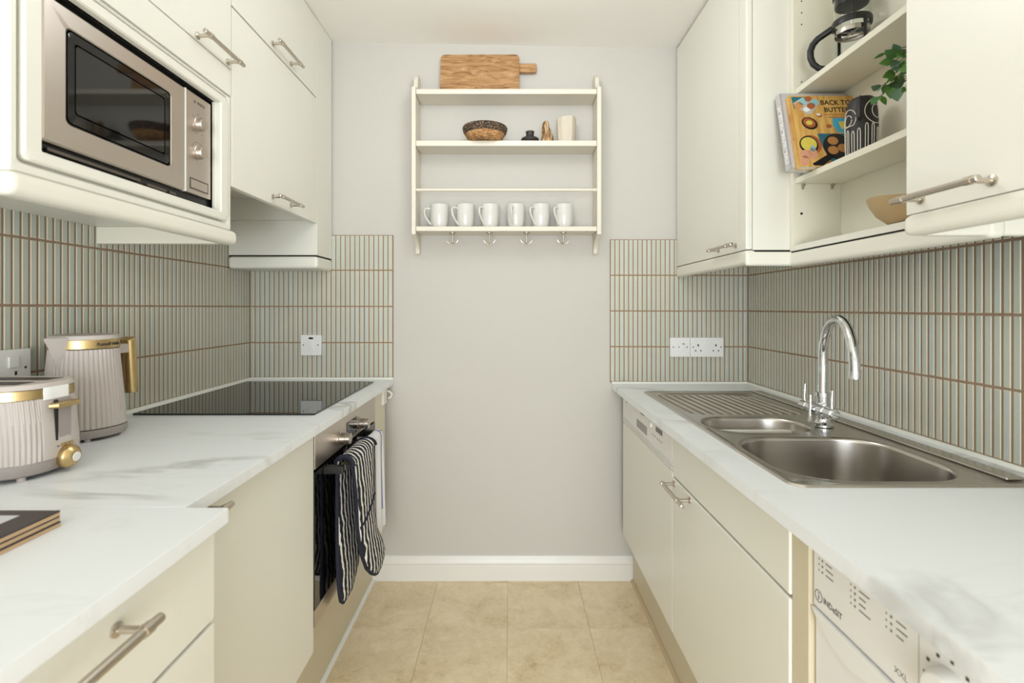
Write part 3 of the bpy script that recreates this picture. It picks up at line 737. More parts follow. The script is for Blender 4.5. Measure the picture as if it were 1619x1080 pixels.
dots_.build('screw_cap', 'dark_steel', bb)
B().cyl((-.375, 2.0, 1.614), (.348, 2.0, 1.614), .0065, n=14).build('rail', 'shelf_paint', t)
for x in (-.2335, -.083, .068, .2177):
    b = B(); y = 2.035
    b.lathe([(.0135, 1.4445), (.0135, 1.4484)], (x, y, 0), 18); b.lathe([(.005, 1.440), (.012, 1.4445)], (x, y, 0), 16)
    b.cyl((x, y, 1.441), (x, y, 1.405), .0032, .0026, n=10)
    b.lathe([(.002, 1.401), (.0045, 1.404), (.0025, 1.409)], (x, y, 0), 12)
    for s in (-1, 1): b.tube([(x, y, 1.406), (x+s*.008, y, 1.4035), (x+s*.015, y-.002, 1.4065), (x+s*.021, y-.003, 1.413), (x+s*.0235, y-.003, 1.419)], [.0022, .002, .0018, .0017, .0015], 8)
    b.build('hook', 'nickel', t)
# chopping board leaning on the wall
t = thing('chopping_board', 'rectangular wooden chopping board with short handle leaning atop the wall shelf', 'chopping board', (-.1245, 2.062, 2.0172))
b = B()
pts = rrect(-.164, .164, 0, .184, .014, 5)
b.prism(pts, 'y', 0, .019, bev=.004)
OFF[t.name] = Vector((0, 0, 0))
b.build('plank', 'board_wood', t)
B().prism(rrect(.163, .236, .107, .146, .008, 4), 'y', .001, .018, bev=.005, seg=3).build('grip', 'board_wood', t)
t.rotation_euler = (-math.radians(7.5), 0, math.radians(-.4))
# basket
t = thing('basket', 'round straw basket with dark woven rim on the middle shelf', 'basket', (-.100, 2.015, 1.8112)); OFF[t.name] = Vector((0, 0, 0))
B().lathe([(.0, .004), (.060, .001), (.066, .004), (.073, .014), (.080, .027), (.077, .027), (.069, .015), (.062, .006), (.0001, .007)], n=48).build('straw_body', 'straw_weave', t)
B().lathe([(.0795, .026), (.0855, .034), (.0895, .046), (.0905, .052), (.089, .055), (.0865, .052), (.083, .042), (.077, .028)], n=48, cap0=False, cap1=False).build('woven_rim', 'straw_dark', t)
# dark squat pot
tag(B().lathe([(.026, 1.8112), (.034, 1.815), (.0375, 1.822), (.035, 1.830), (.024, 1.8365), (.0165, 1.839), (.0155, 1.844), (.0165, 1.855), (.018, 1.858), (.0165, 1.8595), (.0135, 1.857), (.0125, 1.84)], (.0822, 2.035, 0), 32).build('pot', 'dark_pot'), 'small squat dark pot on the middle shelf', 'pot')
# driftwood
b = B(); rr = random.Random(5)
lev = [(0, .0245, .022, 0), (.012, .0255, .022, 0), (.03, .023, .02, .0005), (.05, .018, .017, -.001), (.068, .0145, .014, -.003), (.084, .0125, .012, -.003), (.092, .008, .008, -.002), (.0955, .003, .003, -.002)]
b.loft([[(.1505+dx+rx*math.cos(i/20*2*PI)*(1+.13*math.sin(3*i/20*2*PI+z*60)+.07*rr.uniform(-1, 1)), 2.04+ry*math.sin(i/20*2*PI)*(1+.12*math.cos(2*i/20*2*PI+z*50)), 1.8112+z) for i in range(20)] for z, rx, ry, dx in lev])
tag(b.build('driftwood', 'driftwood', smooth=60), 'tapering piece of polished driftwood standing on the middle shelf', 'ornament')
# faceted cup
b = B(); rr = random.Random(9)
def facet(z, r, n=11): return [(.2315+r*math.cos(i/n*2*PI+.1)*(1+jit[i]), 2.045+r*math.sin(i/n*2*PI+.1)*(1+jit[i]), 1.8112+z+ (.004*jit[(i*3) % n]/.05 if z > .09 else 0)) for i in range(n)]
jit = [rr.uniform(-.05, .05) for _ in range(11)]
b.loft([facet(0, .034), facet(.02, .0365), facet(.06, .0385), facet(.106, .0395), facet(.104, .0355), facet(.02, .032)])
tag(b.build('cup', 'stone_cup', smooth=0), 'faceted pale stone cup at the right of the middle shelf', 'cup')
# mugs
def make_mug(label):
    t = thing('mug', label, 'mug', (0, 0, 0), 'white mugs on the bottom shelf')
    B().lathe([(.0, .002), (.026, 0), (.029, .002), (.0335, .012), (.0365, .03), (.038, .06), (.0385, .092), (.0378, .0942), (.0365, .092), (.0355, .06), (.034, .03), (.030, .010), (.0001, .007)], n=40).build('mug_body', 'porcelain', t)
    B().tube([(.035, 0, .076), (.046, 0, .0795), (.056, 0, .0785), (.061, 0, .072), (.062, 0, .062), (.058, 0, .048), (.050, 0, .034), (.041, 0, .021), (.032, 0, .012)], [.0045, .0042, .004, .004, .004, .004, .004, .0042, .0046], 10, flat=1.0).build('handle', 'porcelain', t)
    return t
mg = [(-.2874, 188, 'first white mug from the left, handle sticking out sideways'), (-.1815, 214, 'second white mug from the left on the bottom shelf'), (-.081, 228, 'third white mug from the left on the bottom shelf'),
      (.0245, 252, 'fourth white mug from the left, handle turned to the front'), (.1265, 224, 'fifth white mug from the left on the bottom shelf'), (.2213, 226, 'rightmost white mug on the bottom shelf')]
mug0 = make_mug(mg[0][2])
for i, (x, a, lb) in enumerate(mg):
    m = mug0
    if i:
        m = mug0.copy(); COL.objects.link(m); m['label'] = lb
        for ch in list(mug0.children):
            c = ch.copy(); COL.objects.link(c); c.parent = m
    m.location = (x, 2.045, 1.4683); m.rotation_euler = (0, 0, math.radians(a))

# ------------------------------------------------------------------ things on the right open shelves
# grey book behind, yellow book in front, both leaning back
TH = math.radians(-14)
t = thing('book', 'grey hardback recipe book leaning behind the yellow one', 'book', (.775, 1.405, 1.5212)); OFF[t.name] = Vector((0, 0, 0))
w, h, th = .192, .236, .030
b = B(); b.box(0, w, -th, -th+.003, 0, h, bev=.0008); b.box(0, w, -.003, 0, 0, h, bev=.0008); b.box(0, .003, -th, 0, 0, h, bev=.0008); b.build('cover', 'book_grey', t)
box('pages', 'paper', t, .003, w-.004, -th+.003, -.003, .003, h-.003)
text('lettering', "JAMIE'S 30-MINUTE MEALS", .0185, (-.0001, -th/2, h*.47), (0, 0, -1), (0, -1, 0), 'white_print', t, sx=.86, bold=.0003)
t.rotation_euler = (TH, 0, 0)
t = thing('book', 'yellow recipe book with eggs and pan on its cover', 'book', (.787, 1.374, 1.5212)); OFF[t.name] = Vector((0, 0, 0))
w, h, th = .180, .222, .019
b = B(); b.box(0, w, -th, -th+.002, 0, h, bev=.0006); b.box(0, w, -.002, 0, 0, h, bev=.0006); b.box(0, .002, -th, 0, 0, h, bev=.0006); cv = b.build('cover', 'cover_yellow', t)
box('pages', 'paper', t, .002, w-.003, -th+.002, -.002, .002, h-.002)
def disc(name, m, u, v, rx, rz, lay, rot=0, n=22, poly=None):
    b = B(); y = -th-.00015*lay
    if poly: pts = [(a*w, h*(1-c)) for a, c in poly]
    else: pts = [(u*w+rx*math.cos(i/n*2*PI)*math.cos(rot)-rz*math.sin(i/n*2*PI)*math.sin(rot), h*(1-v)+rx*math.cos(i/n*2*PI)*math.sin(rot)+rz*math.sin(i/n*2*PI)*math.cos(rot)) for i in range(n)]
    b.prism(pts, 'y', y, -th+.0001); return b.build(name, m, cv, smooth=0)
disc('printed_cloth', 'teal_print', 0, 0, 0, 0, 1, poly=[(.03, .02), (.30, .02), (.14, .11), (.05, .20)])
disc('printed_tray', 'tray_grey', 0, 0, 0, 0, 2, poly=[(.05, .11), (.2, .03), (.42, .06), (.46, .11), (.30, .27), (.24, .27), (.06, .14)])
for m, u, v, s in (('egg_brown', .29, .05, .9), ('egg_blue', .20, .09, 1.1), ('egg_blue', .385, .095, 1.0), ('egg_tan', .13, .145, 1.15), ('egg_brown', .32, .15, 1.05), ('white_print', .245, .20, .8)): disc('printed_egg', m, u, v, .0115*s, .0095*s, 3, rot=.4)
disc('printed_shell', 'egg_brown', .425, .285, .008, .0065, 2); disc('printed_shell', 'white_print', .415, .275, .006, .0035, 3)
disc('printed_bowl', 'pan_black', .255, .40, .0225, .0185, 2, rot=-.5); disc('printed_bowl', 'egg_brown', .25, .393, .0175, .014, 3, rot=-.5); disc('printed_yolk', 'butter', .25, .393, .009, .007, 4)
disc('printed_spice', 'egg_brown', .545, .44, .008, .006, 2)
disc('printed_dish', 'dish_blue', 0, 0, 0, 0, 2, poly=[(.62, .325), (.99, .325), (.99, .53), (.67, .53), (.61, .43)]); disc('printed_butter', 'butter', 0, 0, 0, 0, 3, poly=[(.70, .375), (.97, .375), (.97, .47), (.73, .48)])
disc('printed_cloth', 'teal_print', 0, 0, 0, 0, 1, poly=[(.345, .545), (.85, .545), (.99, .98), (.50, .96), (.40, .75)])
disc('printed_pan', 'pan_black', .62, .725, .039, .040, 2); disc('printed_pan', 'pan_black', 0, 0, 0, 0, 2, poly=[(.48, .82), (.56, .86), (.36, .985), (.22, .985), (.2, .96)])
for u, v in ((.565, .645), (.545, .775), (.70, .745)): disc('printed_biscuit', 'biscuit', u, v, .0145, .0125, 3)
disc('printed_board', 'egg_brown', .22, .70, .030, .030, 1); disc('printed_bowl', 'pan_black', .19, .70, .026, .027, 2); disc('printed_batter', 'butter', .19, .69, .022, .021, 3); disc('printed_butter', 'egg_blue', .24, .755, .007, .010, 4)
disc('printed_hand', 'skin_print', .12, .83, .017, .013, 4); disc('printed_hand', 'skin_print', .23, .82, .012, .018, 4); disc('printed_hand', 'skin_print', .09, .92, .012, .016, 4, rot=-.4)
disc('printed_cloth', 'egg_brown', 0, 0, 0, 0, 1, poly=[(.45, .93), (.75, .93), (.99, .985), (.40, .985)])
for i, s in enumerate(('BACK TO', 'BUTTER')): text('lettering', s, .0215, (w*.71, -th, h*(.895-.105*i)), (1, 0, 0), (0, 0, 1), 'black_print', cv, ext=.0004, bold=.0003, sx=.93)
for i, (s, q) in enumerate((('A TRADITIONAL COOKBOOK', .0055), ('NOURISHING RECIPES', .0055))): text('lettering', s, q, (w*.70, -th, h*(.725-.038*i)), (1, 0, 0), (0, 0, 1), 'egg_brown', cv, ext=.0004)
text('lettering', 'BACK TO BUTTER', .010, (-.0001, -th/2, h*.56), (0, 0, -1), (0, -1, 0), 'egg_brown', cv)
t.rotation_euler = (TH, 0, 0)
# face vase
t = thing('vase', 'black vase with white line drawing of a face beside the books', 'vase', (.893, 1.268, 1.5212)); vo = OFF[t.name] = Vector((0, 0, 0))
VP = [(.029, 0), (.0335, .004), (.0345, .03), (.0350, .06), (.0352, .085), (.0342, .11), (.0325, .130), (.030, .142), (.0265, .149), (.0235, .1515), (.022, .1495), (.021, .13)]
B().lathe(VP, n=40).build('vase_body', 'vase_black', t)
ph0 = math.atan2(-1.268, -.893)
def vp(th_, z, e=.0004):
    for (r0, z0), (r1, z1) in zip(VP, VP[1:]):
        if z0 <= z <= z1: r = r0+(r1-r0)*(z-z0)/(z1-z0); break
    else: r = .023
    return ((r+e)*math.cos(ph0+th_), (r+e)*math.sin(ph0+th_), z)
b = B(); b.tube([vp(-.10, .1495, .001), vp(-.10, .142, .004), vp(-.10, .125, .006), vp(-.10, .108, .0075), vp(-.10, .094, .008), vp(-.10, .090, .002)], [.003, .0045, .0055, .0062, .0068, .004], 10); b.build('nose', 'vase_black', t)
b = B()
for c in (-.95, -.54, -.16, .30, .72, 1.17, 1.6, -1.4):
    dw = .085; top = .073+.008*math.sin(c*3)
    pts = [vp(c-dw, z) for z in (.004, .02, .04, top-.008)]+[vp(c-dw*.6, top-.002), vp(c, top), vp(c+dw*.6, top-.002)]+[vp(c+dw, z) for z in (top-.008, .04, .02, .004)]
    b.tube(pts, .00085, 6)
for cx, cz, rx, rz in ((-.95, .097, .62, .025), (-.98, .094, .36, .014), (.98, .109, .80, .030), (1.08, .110, .42, .017)):
    pts = []
    for i in range(31):
        a = 2*PI*i/30*.96+.3; z = min(.1475, max(.079, cz+rz*math.sin(a))); pts.append(vp(cx+rx*math.cos(a), z))
    b.tube(pts, .00085, 6)
b.build('line_drawing', 'vase_white', t)
# trailing plant in a pot
t = thing('potted_plant', 'green leafy plant on open shelf beside the near cabinet', 'plant', (.90, .965, 1.5212))
B().lathe([(.030, 1.5212), (.036, 1.53), (.042, 1.575), (.044, 1.598), (.041, 1.600), (.038, 1.59), (.0001, 1.588)], (.91, .965, 0), 28).build('pot', 'pot_grey', t)
LV = [((0.7833, 1.0042, 1.6531), (0.7672, 0.9991, 1.6683)), ((0.773, 0.9993, 1.644), (0.7486, 0.9943, 1.6537)), ((0.8055, 1.0451, 1.6591), (0.7787, 1.0492, 1.6569)), ((0.7817, 1.0033, 1.6385), (0.7605, 0.9952, 1.6252)), ((0.7907, 1.0004, 1.6483), (0.7701, 0.9907, 1.649)), ((0.8206, 1.0456, 1.6614), (0.8128, 1.0508, 1.6383)), ((0.801, 1.038, 1.6304), (0.7732, 1.0308, 1.6202)), ((0.8026, 1.0276, 1.637), (0.7882, 1.034, 1.6362)), ((0.8096, 1.0428, 1.6267), (0.8028, 1.0429, 1.6131)), ((0.8144, 1.0303, 1.6093), (0.7783, 1.0197, 1.5959)), ((0.805, 1.0184, 1.6211), (0.8, 1.0268, 1.6116)), ((0.7727, 1.0419, 1.6019), (0.7507, 1.0344, 1.5996)), ((0.7737, 1.0445, 1.6011), (0.773, 1.0516, 1.5963)), ((0.7886, 1.0409, 1.6083), (0.7747, 1.0362, 1.5897)), ((0.782, 1.0259, 1.5958), (0.7737, 1.015, 1.571)), ((0.7828, 1.0083, 1.5852), (0.7711, 0.9944, 1.5576)), ((0.7847, 0.9928, 1.5812), (0.7747, 0.9848, 1.5684)), ((0.7561, 1.0221, 1.5749), (0.7361, 1.0156, 1.5589)), ((0.7776, 1.0498, 1.5876), (0.7879, 1.0452, 1.569)), ((0.7921, 1.0022, 1.6286), (0.7755, 0.9941, 1.6265)), ((0.7766, 1.0113, 1.6064), (0.7609, 1.0044, 1.5995)), ((0.7706, 1.0235, 1.6648), (0.7403, 1.011, 1.6495)), ((0.7854, 0.9937, 1.6356), (0.7831, 0.9978, 1.6227)), ((0.7944, 1.0269, 1.6097), (0.7796, 1.0202, 1.5818)),
      ((.83, .99, 1.66), (.815, .985, 1.69)), ((.85, .96, 1.65), (.83, .93, 1.67)), ((.86, .95, 1.64), (.845, .915, 1.63)), ((.87, .99, 1.67), (.86, 1.0, 1.70)), ((.90, .93, 1.65), (.905, .905, 1.68)), ((.93, .99, 1.65), (.945, 1.01, 1.68)), ((.93, .95, 1.63), (.95, .93, 1.65)), ((.84, 1.0, 1.62), (.82, 1.02, 1.60)), ((.83, .97, 1.60), (.81, .955, 1.575))]
stem = B(); rr = random.Random(2)
for k in range(22):
    p = Vector((rr.uniform(.785, .86), rr.uniform(.945, 1.02), rr.uniform(1.59, 1.665))); q = Vector((rr.uniform(-1, .15), rr.uniform(-.6, .6), rr.uniform(-.8, .8))).normalized()*rr.uniform(.015, .023)
    LV.append((tuple(p), tuple(p+q)))
hub = Vector((.905, .965, 1.60))
for i, (a, c) in enumerate(LV):
    a, c = Vector(a), Vector(c); d = c-a; Ln = d.length*1.06; d.normalize()
    view = Vector((-.62, -.75, -.2)).normalized()
    nrm = (view+Vector((rr.uniform(-.5, .5), rr.uniform(-.5, .5), rr.uniform(-.3, .7)))).normalized(); nrm = (nrm-d*d.dot(nrm)).normalized(); sd = d.cross(nrm)
    wd = Ln*rr.uniform(.26, .34) if i not in (21, 12) else Ln*.09
    bm = bmesh.new(); st = [(0, .04), (.15, .55), (.35, .95), (.55, 1), (.75, .7), (.9, .32), (1, .02)]
    rows = []
    for s, q in st:
        cn = a+d*(s*Ln)-nrm*(.12*Ln*(s*s)); rows.append([bm.verts.new(cn+sd*(wd*q*k)+nrm*(abs(k)*wd*q*.35)) for k in (-1, 0, 1)])
    for r0, r1 in zip(rows, rows[1:]):
        for k in range(2): bm.faces.new((r0[k], r0[k+1], r1[k+1], r1[k]))
    g = bmesh.ops.solidify(bm, geom=bm.faces[:], thickness=.0004)
    k = B(); k.bm.free(); k.bm = bm
    k.build('leaf', ('leaf_green', 'leaf_dark', 'leaf_green', 'leaf_grey')[i % 4] if i else 'leaf_grey', t, smooth=60)
    mid = hub.lerp(a, .55)+Vector((0, 0, .035))
    stem.tube([hub+Vector((rr.uniform(-.01, .01), rr.uniform(-.01, .01), -.01)), mid, a.lerp(mid, .2)+Vector((0, 0, .004)), a+d*.003], [.0014, .0012, .0009, .0007], 5)
stem.build('stem', 'stem_brown', t)
# wooden bowl
b = B(); n = 40
def bl(r, z, wob=0): return [(.880+r*math.cos(i/n*2*PI)*1.0, 1.085+r*math.sin(i/n*2*PI)*1.12, z+wob*math.cos(i/n*2*PI*2+.8)) for i in range(n)]
b.loft([bl(.036, 1.3255), bl(.045, 1.328), bl(.066, 1.347, .001), bl(.078, 1.367, .003), bl(.0835, 1.381, .006), bl(.079, 1.381, .006), bl(.068, 1.358, .002), bl(.045, 1.337), bl(.01, 1.334)])
tag(b.build('bowl', 'pale_wood', smooth=60), 'shallow pale wooden bowl on the bottom of the open shelf', 'bowl')
# cafetiere
cx, cy, cz = .902, 1.318, 1.7822
t = thing('cafetiere', 'glass cafetiere with black plastic frame on top open shelf', 'coffee maker', (cx, cy, cz)); OFF[t.name] = Vector((0, 0, 0))
B().lathe([(.040, .012), (.0405, .012), (.0412, .02), (.0412, .176), (.0425, .180), (.0408, .180), (.0396, .176), (.0396, .02), (.038, .014), (.0001, .0135)], n=40).build('beaker', 'glass', t)
fr = B(); fr.lathe([(.036, 0), (.0445, 0), (.0455, .004), (.044, .011), (.040, .0118), (.0001, .0115)], n=36)
fr.lathe([(.0418, .101), (.0445, .100), (.0458, .103), (.0458, .115), (.0445, .118), (.0418, .117)], n=40, cap0=False, cap1=False)
for a in (-1.45, 1.69, .27):
    c, s = math.cos(a), math.sin(a)
    fr.tube([(.0445*c, .0445*s, .006), (.0440*c, .0440*s, .03), (.0440*c, .0440*s, .085), (.0445*c, .0445*s, .107)], [.0060, .0050, .0050, .0080], 8, flat=.35, up=(c, s, 0))
fr.build('frame', 'black_plastic', t)
hd = Vector((-.825, .565, 0)).normalized()
hp = [(.043, .109), (.060, .101), (.077, .092), (.088, .080), (.0935, .064), (.093, .045), (.087, .027), (.074, .012), (.058, .007), (.044, .0060)]
B().tube([(hd.x*r, hd.y*r, z) for r, z in hp], [.009, .0085, .0085, .0085, .0085, .0085, .008, .0075, .007, .0065], 12).build('handle', 'black_plastic', t)
lid = B(); lid.lathe([(.030, .156), (.0385, .157), (.039, .162), (.039, .176), (.0435, .181), (.043, .188), (.036, .197), (.0001, .202)], n=36); lid.lathe([(.006, .2), (.008, .212), (.013, .222), (.010, .231), (.0001, .233)], n=20); ld = lid.build('lid', 'black_plastic', t)
pg = B(); pg.cyl((0, 0, .09), (0, 0, .157), .002, n=10); pg.build('plunger_rod', 'chrome', ld)
pg = B(); pg.lathe([(.0375, .082), (.0388, .080), (.0392, .083), (.0392, .089), (.0388, .092), (.0375, .090)], n=40, cap0=False, cap1=False); pg.box(-.037, .037, -.0015, .0015, .084, .0875).box(-.0015, .0015, -.037, .037, .084, .0875); pg.build('filter', 'steel', t)

# ------------------------------------------------------------------ things on the left worktops
# kettle
t = thing('kettle', 'taupe ribbed kettle with brass band and brass handle', 'kettle', (-.992, 1.166, .843)); OFF[t.name] = Vector((0, 0, 0))
b = B(); b.lathe([(.070, .006), (.078, .007), (.0805, .011), (.0800, .0225), (.079, .025), (.0001, .025)], n=48); b.build('power_base', 'taupe_dark', t)
for a in (.4, 1.97, 3.5, -.80): B().cyl((.069*math.cos(a), .069*math.sin(a), 0), (.069*math.cos(a), .069*math.sin(a), .008), .006, n=10).build('foot', 'taupe_plastic', t)
NR = 46
def rib(a, amp=.034):
    f = (a*NR/(2*PI)) % 1
    return 1-amp*max(0, 1-abs(f-.5)*2*2.2)
kb = B(); kb.lathe([(.074, .0255), (.0790, .0275), (.0785, .034), (.0775, .045), (.0725, .11), (.0665, .185), (.0650, .2045), (.060, .2065)], n=NR*6, rf=lambda a: rib(a)); kbo = kb.build('ribbed_body', 'taupe_plastic', t, smooth=50)
B().lathe([(.0645, .2065), (.0662, .2075), (.0652, .226), (.0640, .2275), (.060, .2275), (.060, .2065)], n=64, cap0=False, cap1=False).build('brass_band', 'gold', t)
B().lathe([(.0625, .2265), (.0650, .2275), (.0655, .2325), (.0635, .2365), (.058, .238), (.052, .2355), (.0001, .2355)], n=48).build('lid', 'taupe_plastic', t)
# spout: wedge towards -y
b = B()
def sp_loop(z, wd, yo, yi): return [(-wd, yi, z), (-wd*.5, (yo+yi)/2-.002, z), (0, yo, z), (wd*.5, (yo+yi)/2-.002, z), (wd, yi, z)]
b.loft([sp_loop(.165, .003, -.0685, -.062), sp_loop(.19, .010, -.080, -.060), sp_loop(.215, .018, -.094, -.056), sp_loop(.232, .0225, -.104, -.053), sp_loop(.2345, .020, -.099, -.053)]); b.build('spout', 'taupe_plastic', t, smooth=20)
b = B()
for s in (-1, 1):
    b.tube([(.012+s*.0065, .112, .222), (.012+s*.0065, .1135, .218), (.012+s*.0065, .121, .09), (.012+s*.0065, .1215, .083)], [.011, .0135, .0135, .012], 16)
h = b.build('handle', 'gold', t)
b = B(); b.box(-.002, .024, .060, .110, .186, .209, bev=.003); b.build('handle_arm', 'taupe_plastic', t)
va = Vector((.66, -.75, 0)).normalized(); rd = Vector((.75, .66, 0)).normalized()
dirn = (va*.72+rd*.69).normalized(); xd = Vector((-dirn.y, dirn.x, 0))
text('lettering', 'Russell Hobbs', .0105, dirn*.0662+Vector((0, 0, .2165)), xd, (0, 0, 1), 'print_dark', t, curve_r=.0662, bold=.0002)
# toaster
t = thing('toaster', 'taupe ribbed toaster with brass band, lever and dial', 'toaster', (-.940, .907, .843)); OFF[t.name] = Vector((0, 0, 0))
TL, TW = .125, .0775
def outline(sc, ribs=True, n=160, r=.06, grow=0):
    pts = []
    L, Wd = TL*sc+grow, TW*sc+grow
    base = rrect(-L, L, -Wd, Wd, min(r, Wd-.004), 14)
    # resample evenly
    seg = []; tot = 0
    for i in range(len(base)):
        a, c = base[i], base[(i+1) % len(base)]; l = math.dist(a, c); seg.append((tot, l, a, c)); tot += l
    for k in range(n):
        s = tot*k/n
        for s0, l, a, c in seg:
            if s0 <= s < s0+l+1e-9:
                f = (s-s0)/l if l else 0; x, y = a[0]+(c[0]-a[0])*f, a[1]+(c[1]-a[1])*f; break
        if ribs and not (x > 0 and y > -.034*sc and y < .062*sc):
            f = (s/(.0074*sc)) % 1; q = .0030*max(0, 1-abs(f-.5)*2*1.9)
            nx, ny = x/max(.03, L), y/max(.03, Wd)
            if abs(x) < L-.06: nx, ny = 0, (1 if y > 0 else -1)
            elif abs(y) < Wd-.06: nx, ny = (1 if x > 0 else -1), 0
            else: nx, ny = x-math.copysign(L-.06, x), y-math.copysign(Wd-.06, y)
            l_ = math.hypot(nx, ny) or 1; x -= q*nx/l_; y -= q*ny/l_
        pts.append((x, y))
    return pts
N = 560
b = B(); b.loft([[(x, y, z) for x, y in outline(s, False, 96)] for z, s in ((.006, .90), (.010, .955), (.022, .985), (.030, .99))]); b.build('base', 'taupe_dark', t)
b = B(); b.loft([[(x, y, z) for x, y in outline(s, rb, N)] for z, s, rb in ((.030, .985, False), (.031, 1.0, True), (.06, .995, True), (.10, .975, True), (.138, .945, True), (.140, .93, False))], True, True); body = b.build('ribbed_body', 'taupe_plastic', t, smooth=50)
b = B(); b.loft([[(x, y, z) for x, y in outline(s, False, 96)] for z, s in ((.1395, .940), (.1405, .952), (.156, .945), (.157, .935))]); b.build('brass_band', 'gold', t)
b = B(); b.loft([[(x, y, z) for x, y in outline(s, False, 96)] for z, s in ((.1568, .930), (.1575, .950), (.162, .945), (.166, .925), (.1665, .88))]); b.build('top_rim', 'taupe_plastic', t)
b = B(); b.box(-.088, .088, -.048, -.012, .160, .1672, bev=.001); b.box(-.088, .088, .012, .048, .160, .1672, bev=.001); b.build('bread_slot', 'black_plastic', t)
tilt = -.06
box('lever_channel', 'taupe_dark', body, TL*.93, TL*.9925, -.006, .022, .056, .136, bev=.002)
box('lever_slot', 'dark_void', body, TL*.965, TL*.9945, -.0115, -.0065, .050, .134)
b = B(); b.prism([(.121+.0, -.022), (.128, -.030), (.139, -.022), (.141, 0), (.139, .024), (.128, .032), (.121, .024)], 'z', .121, .130, bev=.003, seg=3); b.build('lever', 'gold', t)
b = B(); b.revolve((.112, .010, .028), (1, 0, -.05), [(0, .017), (.012, .0205), (.020, .0210), (.024, .0190), (.030, .0125), (.031, .009)], 32); k = b.build('dial', 'gold', t)
b = B(); b.revolve((.1432, .010, .0265), (1, 0, -.05), [(0, .0085), (.0012, .008)], 20); b.build('dial_cap', 'white_plastic', k)
for y in (.002, .011, .020): B().box(.115, .1262, y-.004, y+.004, .0475, .0535, bev=.001).build('button', 'gold', t)
B().cyl((.12, -.008, .050), (.1258, -.008, .050), .0012, n=8).build('indicator', 'dark_void', t)
ar = sorted([(y, x) for x, y in outline(.9515, False, 400) if x > 0 and -.028 < y < .022])
b = B(); b.prism([(x+.0012, y) for y, x in ar]+[(x-.0005, y) for y, x in ar[::-1]], 'z', .1365, .1585); b.build('sticker', 'white_print', t)
for x, y in ((.095, -.045), (.095, .045), (-.085, -.05), (-.085, .05), (.03, -.062)): B().cyl((x, y, 0), (x, y, .009), .0065, n=12).build('foot', 'taupe_plastic', t)
t.rotation_euler = (0, 0, math.radians(1))
# stacked placemats
z = .8432; lab = ['bottom cork-backed placemat of the stack of three', 'middle cork-backed placemat of the stack of three', 'top cork-backed placemat with black border and picture']
for i in range(3):
    t = thing('placemat', lab[i], 'placemat', (-.77, .55, z), 'placemats stacked on the near worktop'); dx = (.0005, -.0006, 0)[i]
    box('cork_base', 'cork', t, -.930+dx, -.617+dx, .42, .686, z, z+.0048, bev=.0005); s = box('printed_face', 'mat_black', t, -.930+dx, -.617+dx, .42, .686, z+.0049, z+.0071, bev=.0004)
    if i == 2:
        box('picture', 'photo_grey', s, -.905, -.655, .445, .668, z+.0071, z+.0074)
        B().prism(rrect(-.80, -.715, .60, .645, .015, 5), 'z', z+.0074, z+.0076).build('picture_detail', 'photo_red', s)
    z += .0073

# ------------------------------------------------------------------ textiles on the oven handle
def pillow(name, m, parent, st, th, trim=None, n=10):
    """st: rows (x, y0, y1, z, x-thickness)"""
    b = B(); loops = []
    for x, y0, y1, zz, q in st:
        c, hw = (y0+y1)/2, (y1-y0)/2; lp = []
        for k in range(2*n):
            a = k/(2*n)*2*PI; cs, sn = math.cos(a), math.sin(a)
            lp.append((x+q*math.copysign(abs(sn)**.75, sn), c+hw*math.copysign(abs(cs)**.8, cs), zz))
        loops.append(lp)
    b.loft(loops); o = b.build(name, m, parent, smooth=80)
    if trim:
        tb = B(); L = [(x, y0, zz) for x, y0, y1, zz, q in st]; R = [(x, y1, zz) for x, y0, y1, zz, q in st]
        tb.tube(L+R[::-1], .0055, 8); tb.build('trim', trim, o)
    return o
def interp(rows, k=4):
    out = []
    for a, c in zip(rows, rows[1:]):
        for i in range(k): f = i/k; out.append(tuple(p+(q-p)*f for p, q in zip(a, c)))
    out.append(rows[-1]); return out
t = thing('oven_glove', 'navy and white striped double oven glove hanging on oven handle', 'oven glove', (-.46, 1.55, .28))
inner = [(-.493, 1.430, 1.600, .690, .006), (-.495, 1.430, 1.605, .60, .009), (-.495, 1.430, 1.610, .50, .011), (-.494, 1.431, 1.632, .42, .013), (-.492, 1.433, 1.628, .36, .013), (-.490, 1.437, 1.600, .32, .011), (-.489, 1.445, 1.560, .295, .009), (-.488, 1.462, 1.530, .280, .005)]
pillow('mitt', 'glove_stripe', t, interp(inner), 0, 'navy_trim')
outer = [(-.450, 1.420, 1.650, .700, .006), (-.447, 1.432, 1.635, .66, .008), (-.445, 1.445, 1.622, .60, .010), (-.444, 1.455, 1.620, .50, .012), (-.440, 1.475, 1.640, .42, .014), (-.432, 1.503, 1.680, .36, .014), (-.428, 1.540, 1.693, .325, .012), (-.427, 1.580, 1.675, .300, .008), (-.427, 1.605, 1.645, .290, .004)]
om = pillow('mitt', 'glove_stripe', t, interp(outer), 0, 'navy_trim')
B().tube([(-.438, 1.462, .497), (-.4325, 1.50, .507), (-.4325, 1.56, .528), (-.4355, 1.605, .548)], .0045, 8).build('cuff_seam', 'navy_trim', om)
b = B(); lp = []
for i in range(9):
    a = PI*i/8; x, zz = -.4715-.0235*math.cos(a), .692+.0235*math.sin(a)*.95
    f = i/8; y0, y1 = 1.430+(1.420-1.430)*f, 1.600+(1.650-1.600)*f
    nx, nz = -math.cos(a), math.sin(a)
    lp.append([(x+nx*.005, y0, zz+nz*.005), (x+nx*.006, (y0+y1)/2, zz+nz*.006), (x+nx*.005, y1, zz+nz*.005), (x-nx*.004, y1, zz-nz*.004), (x-nx*.004, y0, zz-nz*.004)])
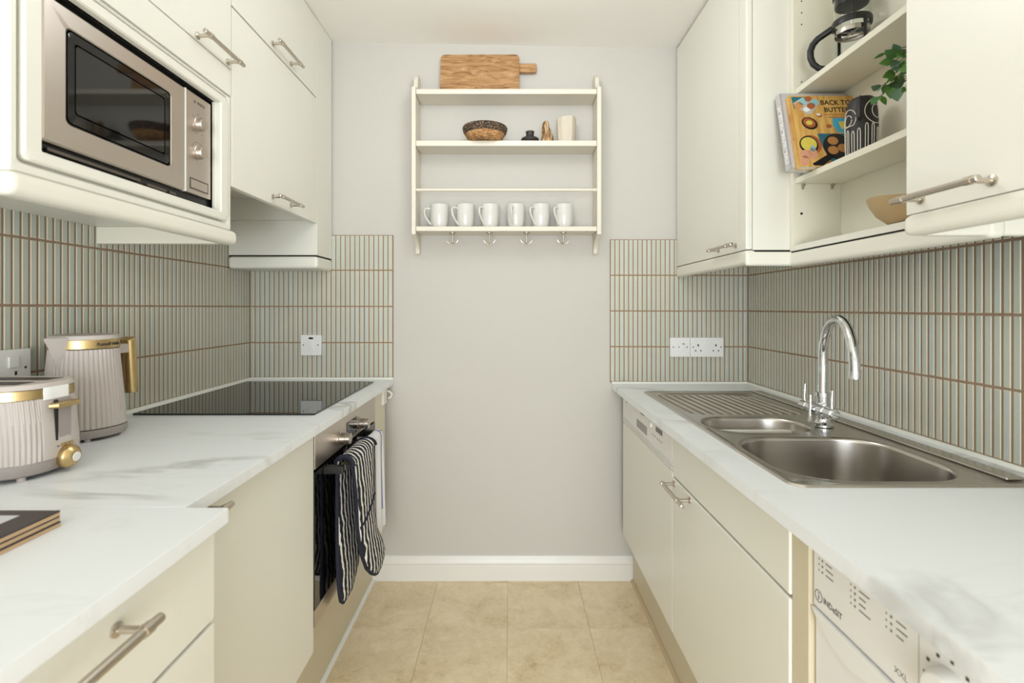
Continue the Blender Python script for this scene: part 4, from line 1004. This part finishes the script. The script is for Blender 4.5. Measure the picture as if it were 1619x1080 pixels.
b.loft(lp); br = b.build('bridge', 'glove_stripe', t, smooth=80)
b = B(); b.tube([p[0] for p in lp], .0055, 8); b.tube([p[2] for p in lp], .0055, 8); b.build('trim', 'navy_trim', br)
# tea towel
t = thing('tea_towel', 'white tea towel with blue stripe hanging behind the oven glove', 'tea towel', (-.46, 1.73, .37))
def drape(y0, y1, zb0, zb1, off=0, n=9):
    """path over the bar from behind (zb0) to the front (zb1)"""
    path = [(-.488, zb0)]+[(-.489, zb0+(.69-zb0)*f) for f in (.25, .5, .75, 1)]
    for i in range(1, 8):
        a = PI*i/8; path.append((-.470-.0165*math.cos(a), .694+.0165*math.sin(a)))
    path += [(-.452+.006*f, .69-(.69-zb1)*f) for f in (0, .2, .4, .6, .8, 1)]
    return path
pa = drape(1.62, 1.78, .42, .372); b = B(); nn = 14; lo = []
for side in (0, 1):
    rows = []
    for k, (x, zz) in enumerate(pa):
        row = []
        for j in range(nn+1):
            f = j/nn; y = 1.665+.105*f+.008*(k/len(pa))*f
            dxx = .004*math.sin(f*11+k*.15)*(1 if zz < .66 else .2)
            o_ = -.0012 if side == 0 else .0012
            row.append((x+dxx+o_*(1 if k > 8 else -1 if k < 5 else 0), y, zz+(o_ if 5 <= k <= 8 else 0)))
        rows.append(row)
    lo.append(rows)
# closed sheet
loops = [lo[0][k]+lo[1][k][::-1] for k in range(len(pa))]
b.loft(loops); tw_ = b.build('cloth', 'towel_white', t, smooth=80)
b = B(); loops = []
for k, (x, zz) in enumerate(pa):
    if k < 7: continue
    q = []
    for f in (.80, .87):
        y = 1.665+.105*f+.008*(k/len(pa))*f; dxx = .004*math.sin(f*11+k*.15)*(1 if zz < .66 else .2)
        q.append((x+dxx, y, zz))
    (xa, ya, za), (xb, yb, zb) = q
    e = .0022
    up = e if k < 12 else 0
    loops.append([(xa+e, ya, za+up), (xb+e, yb, zb+up), (xb-.0005, yb, zb), (xa-.0005, ya, za)])
b.loft(loops[:-1]); b.build('blue_stripe', 'towel_blue', tw_, smooth=80)
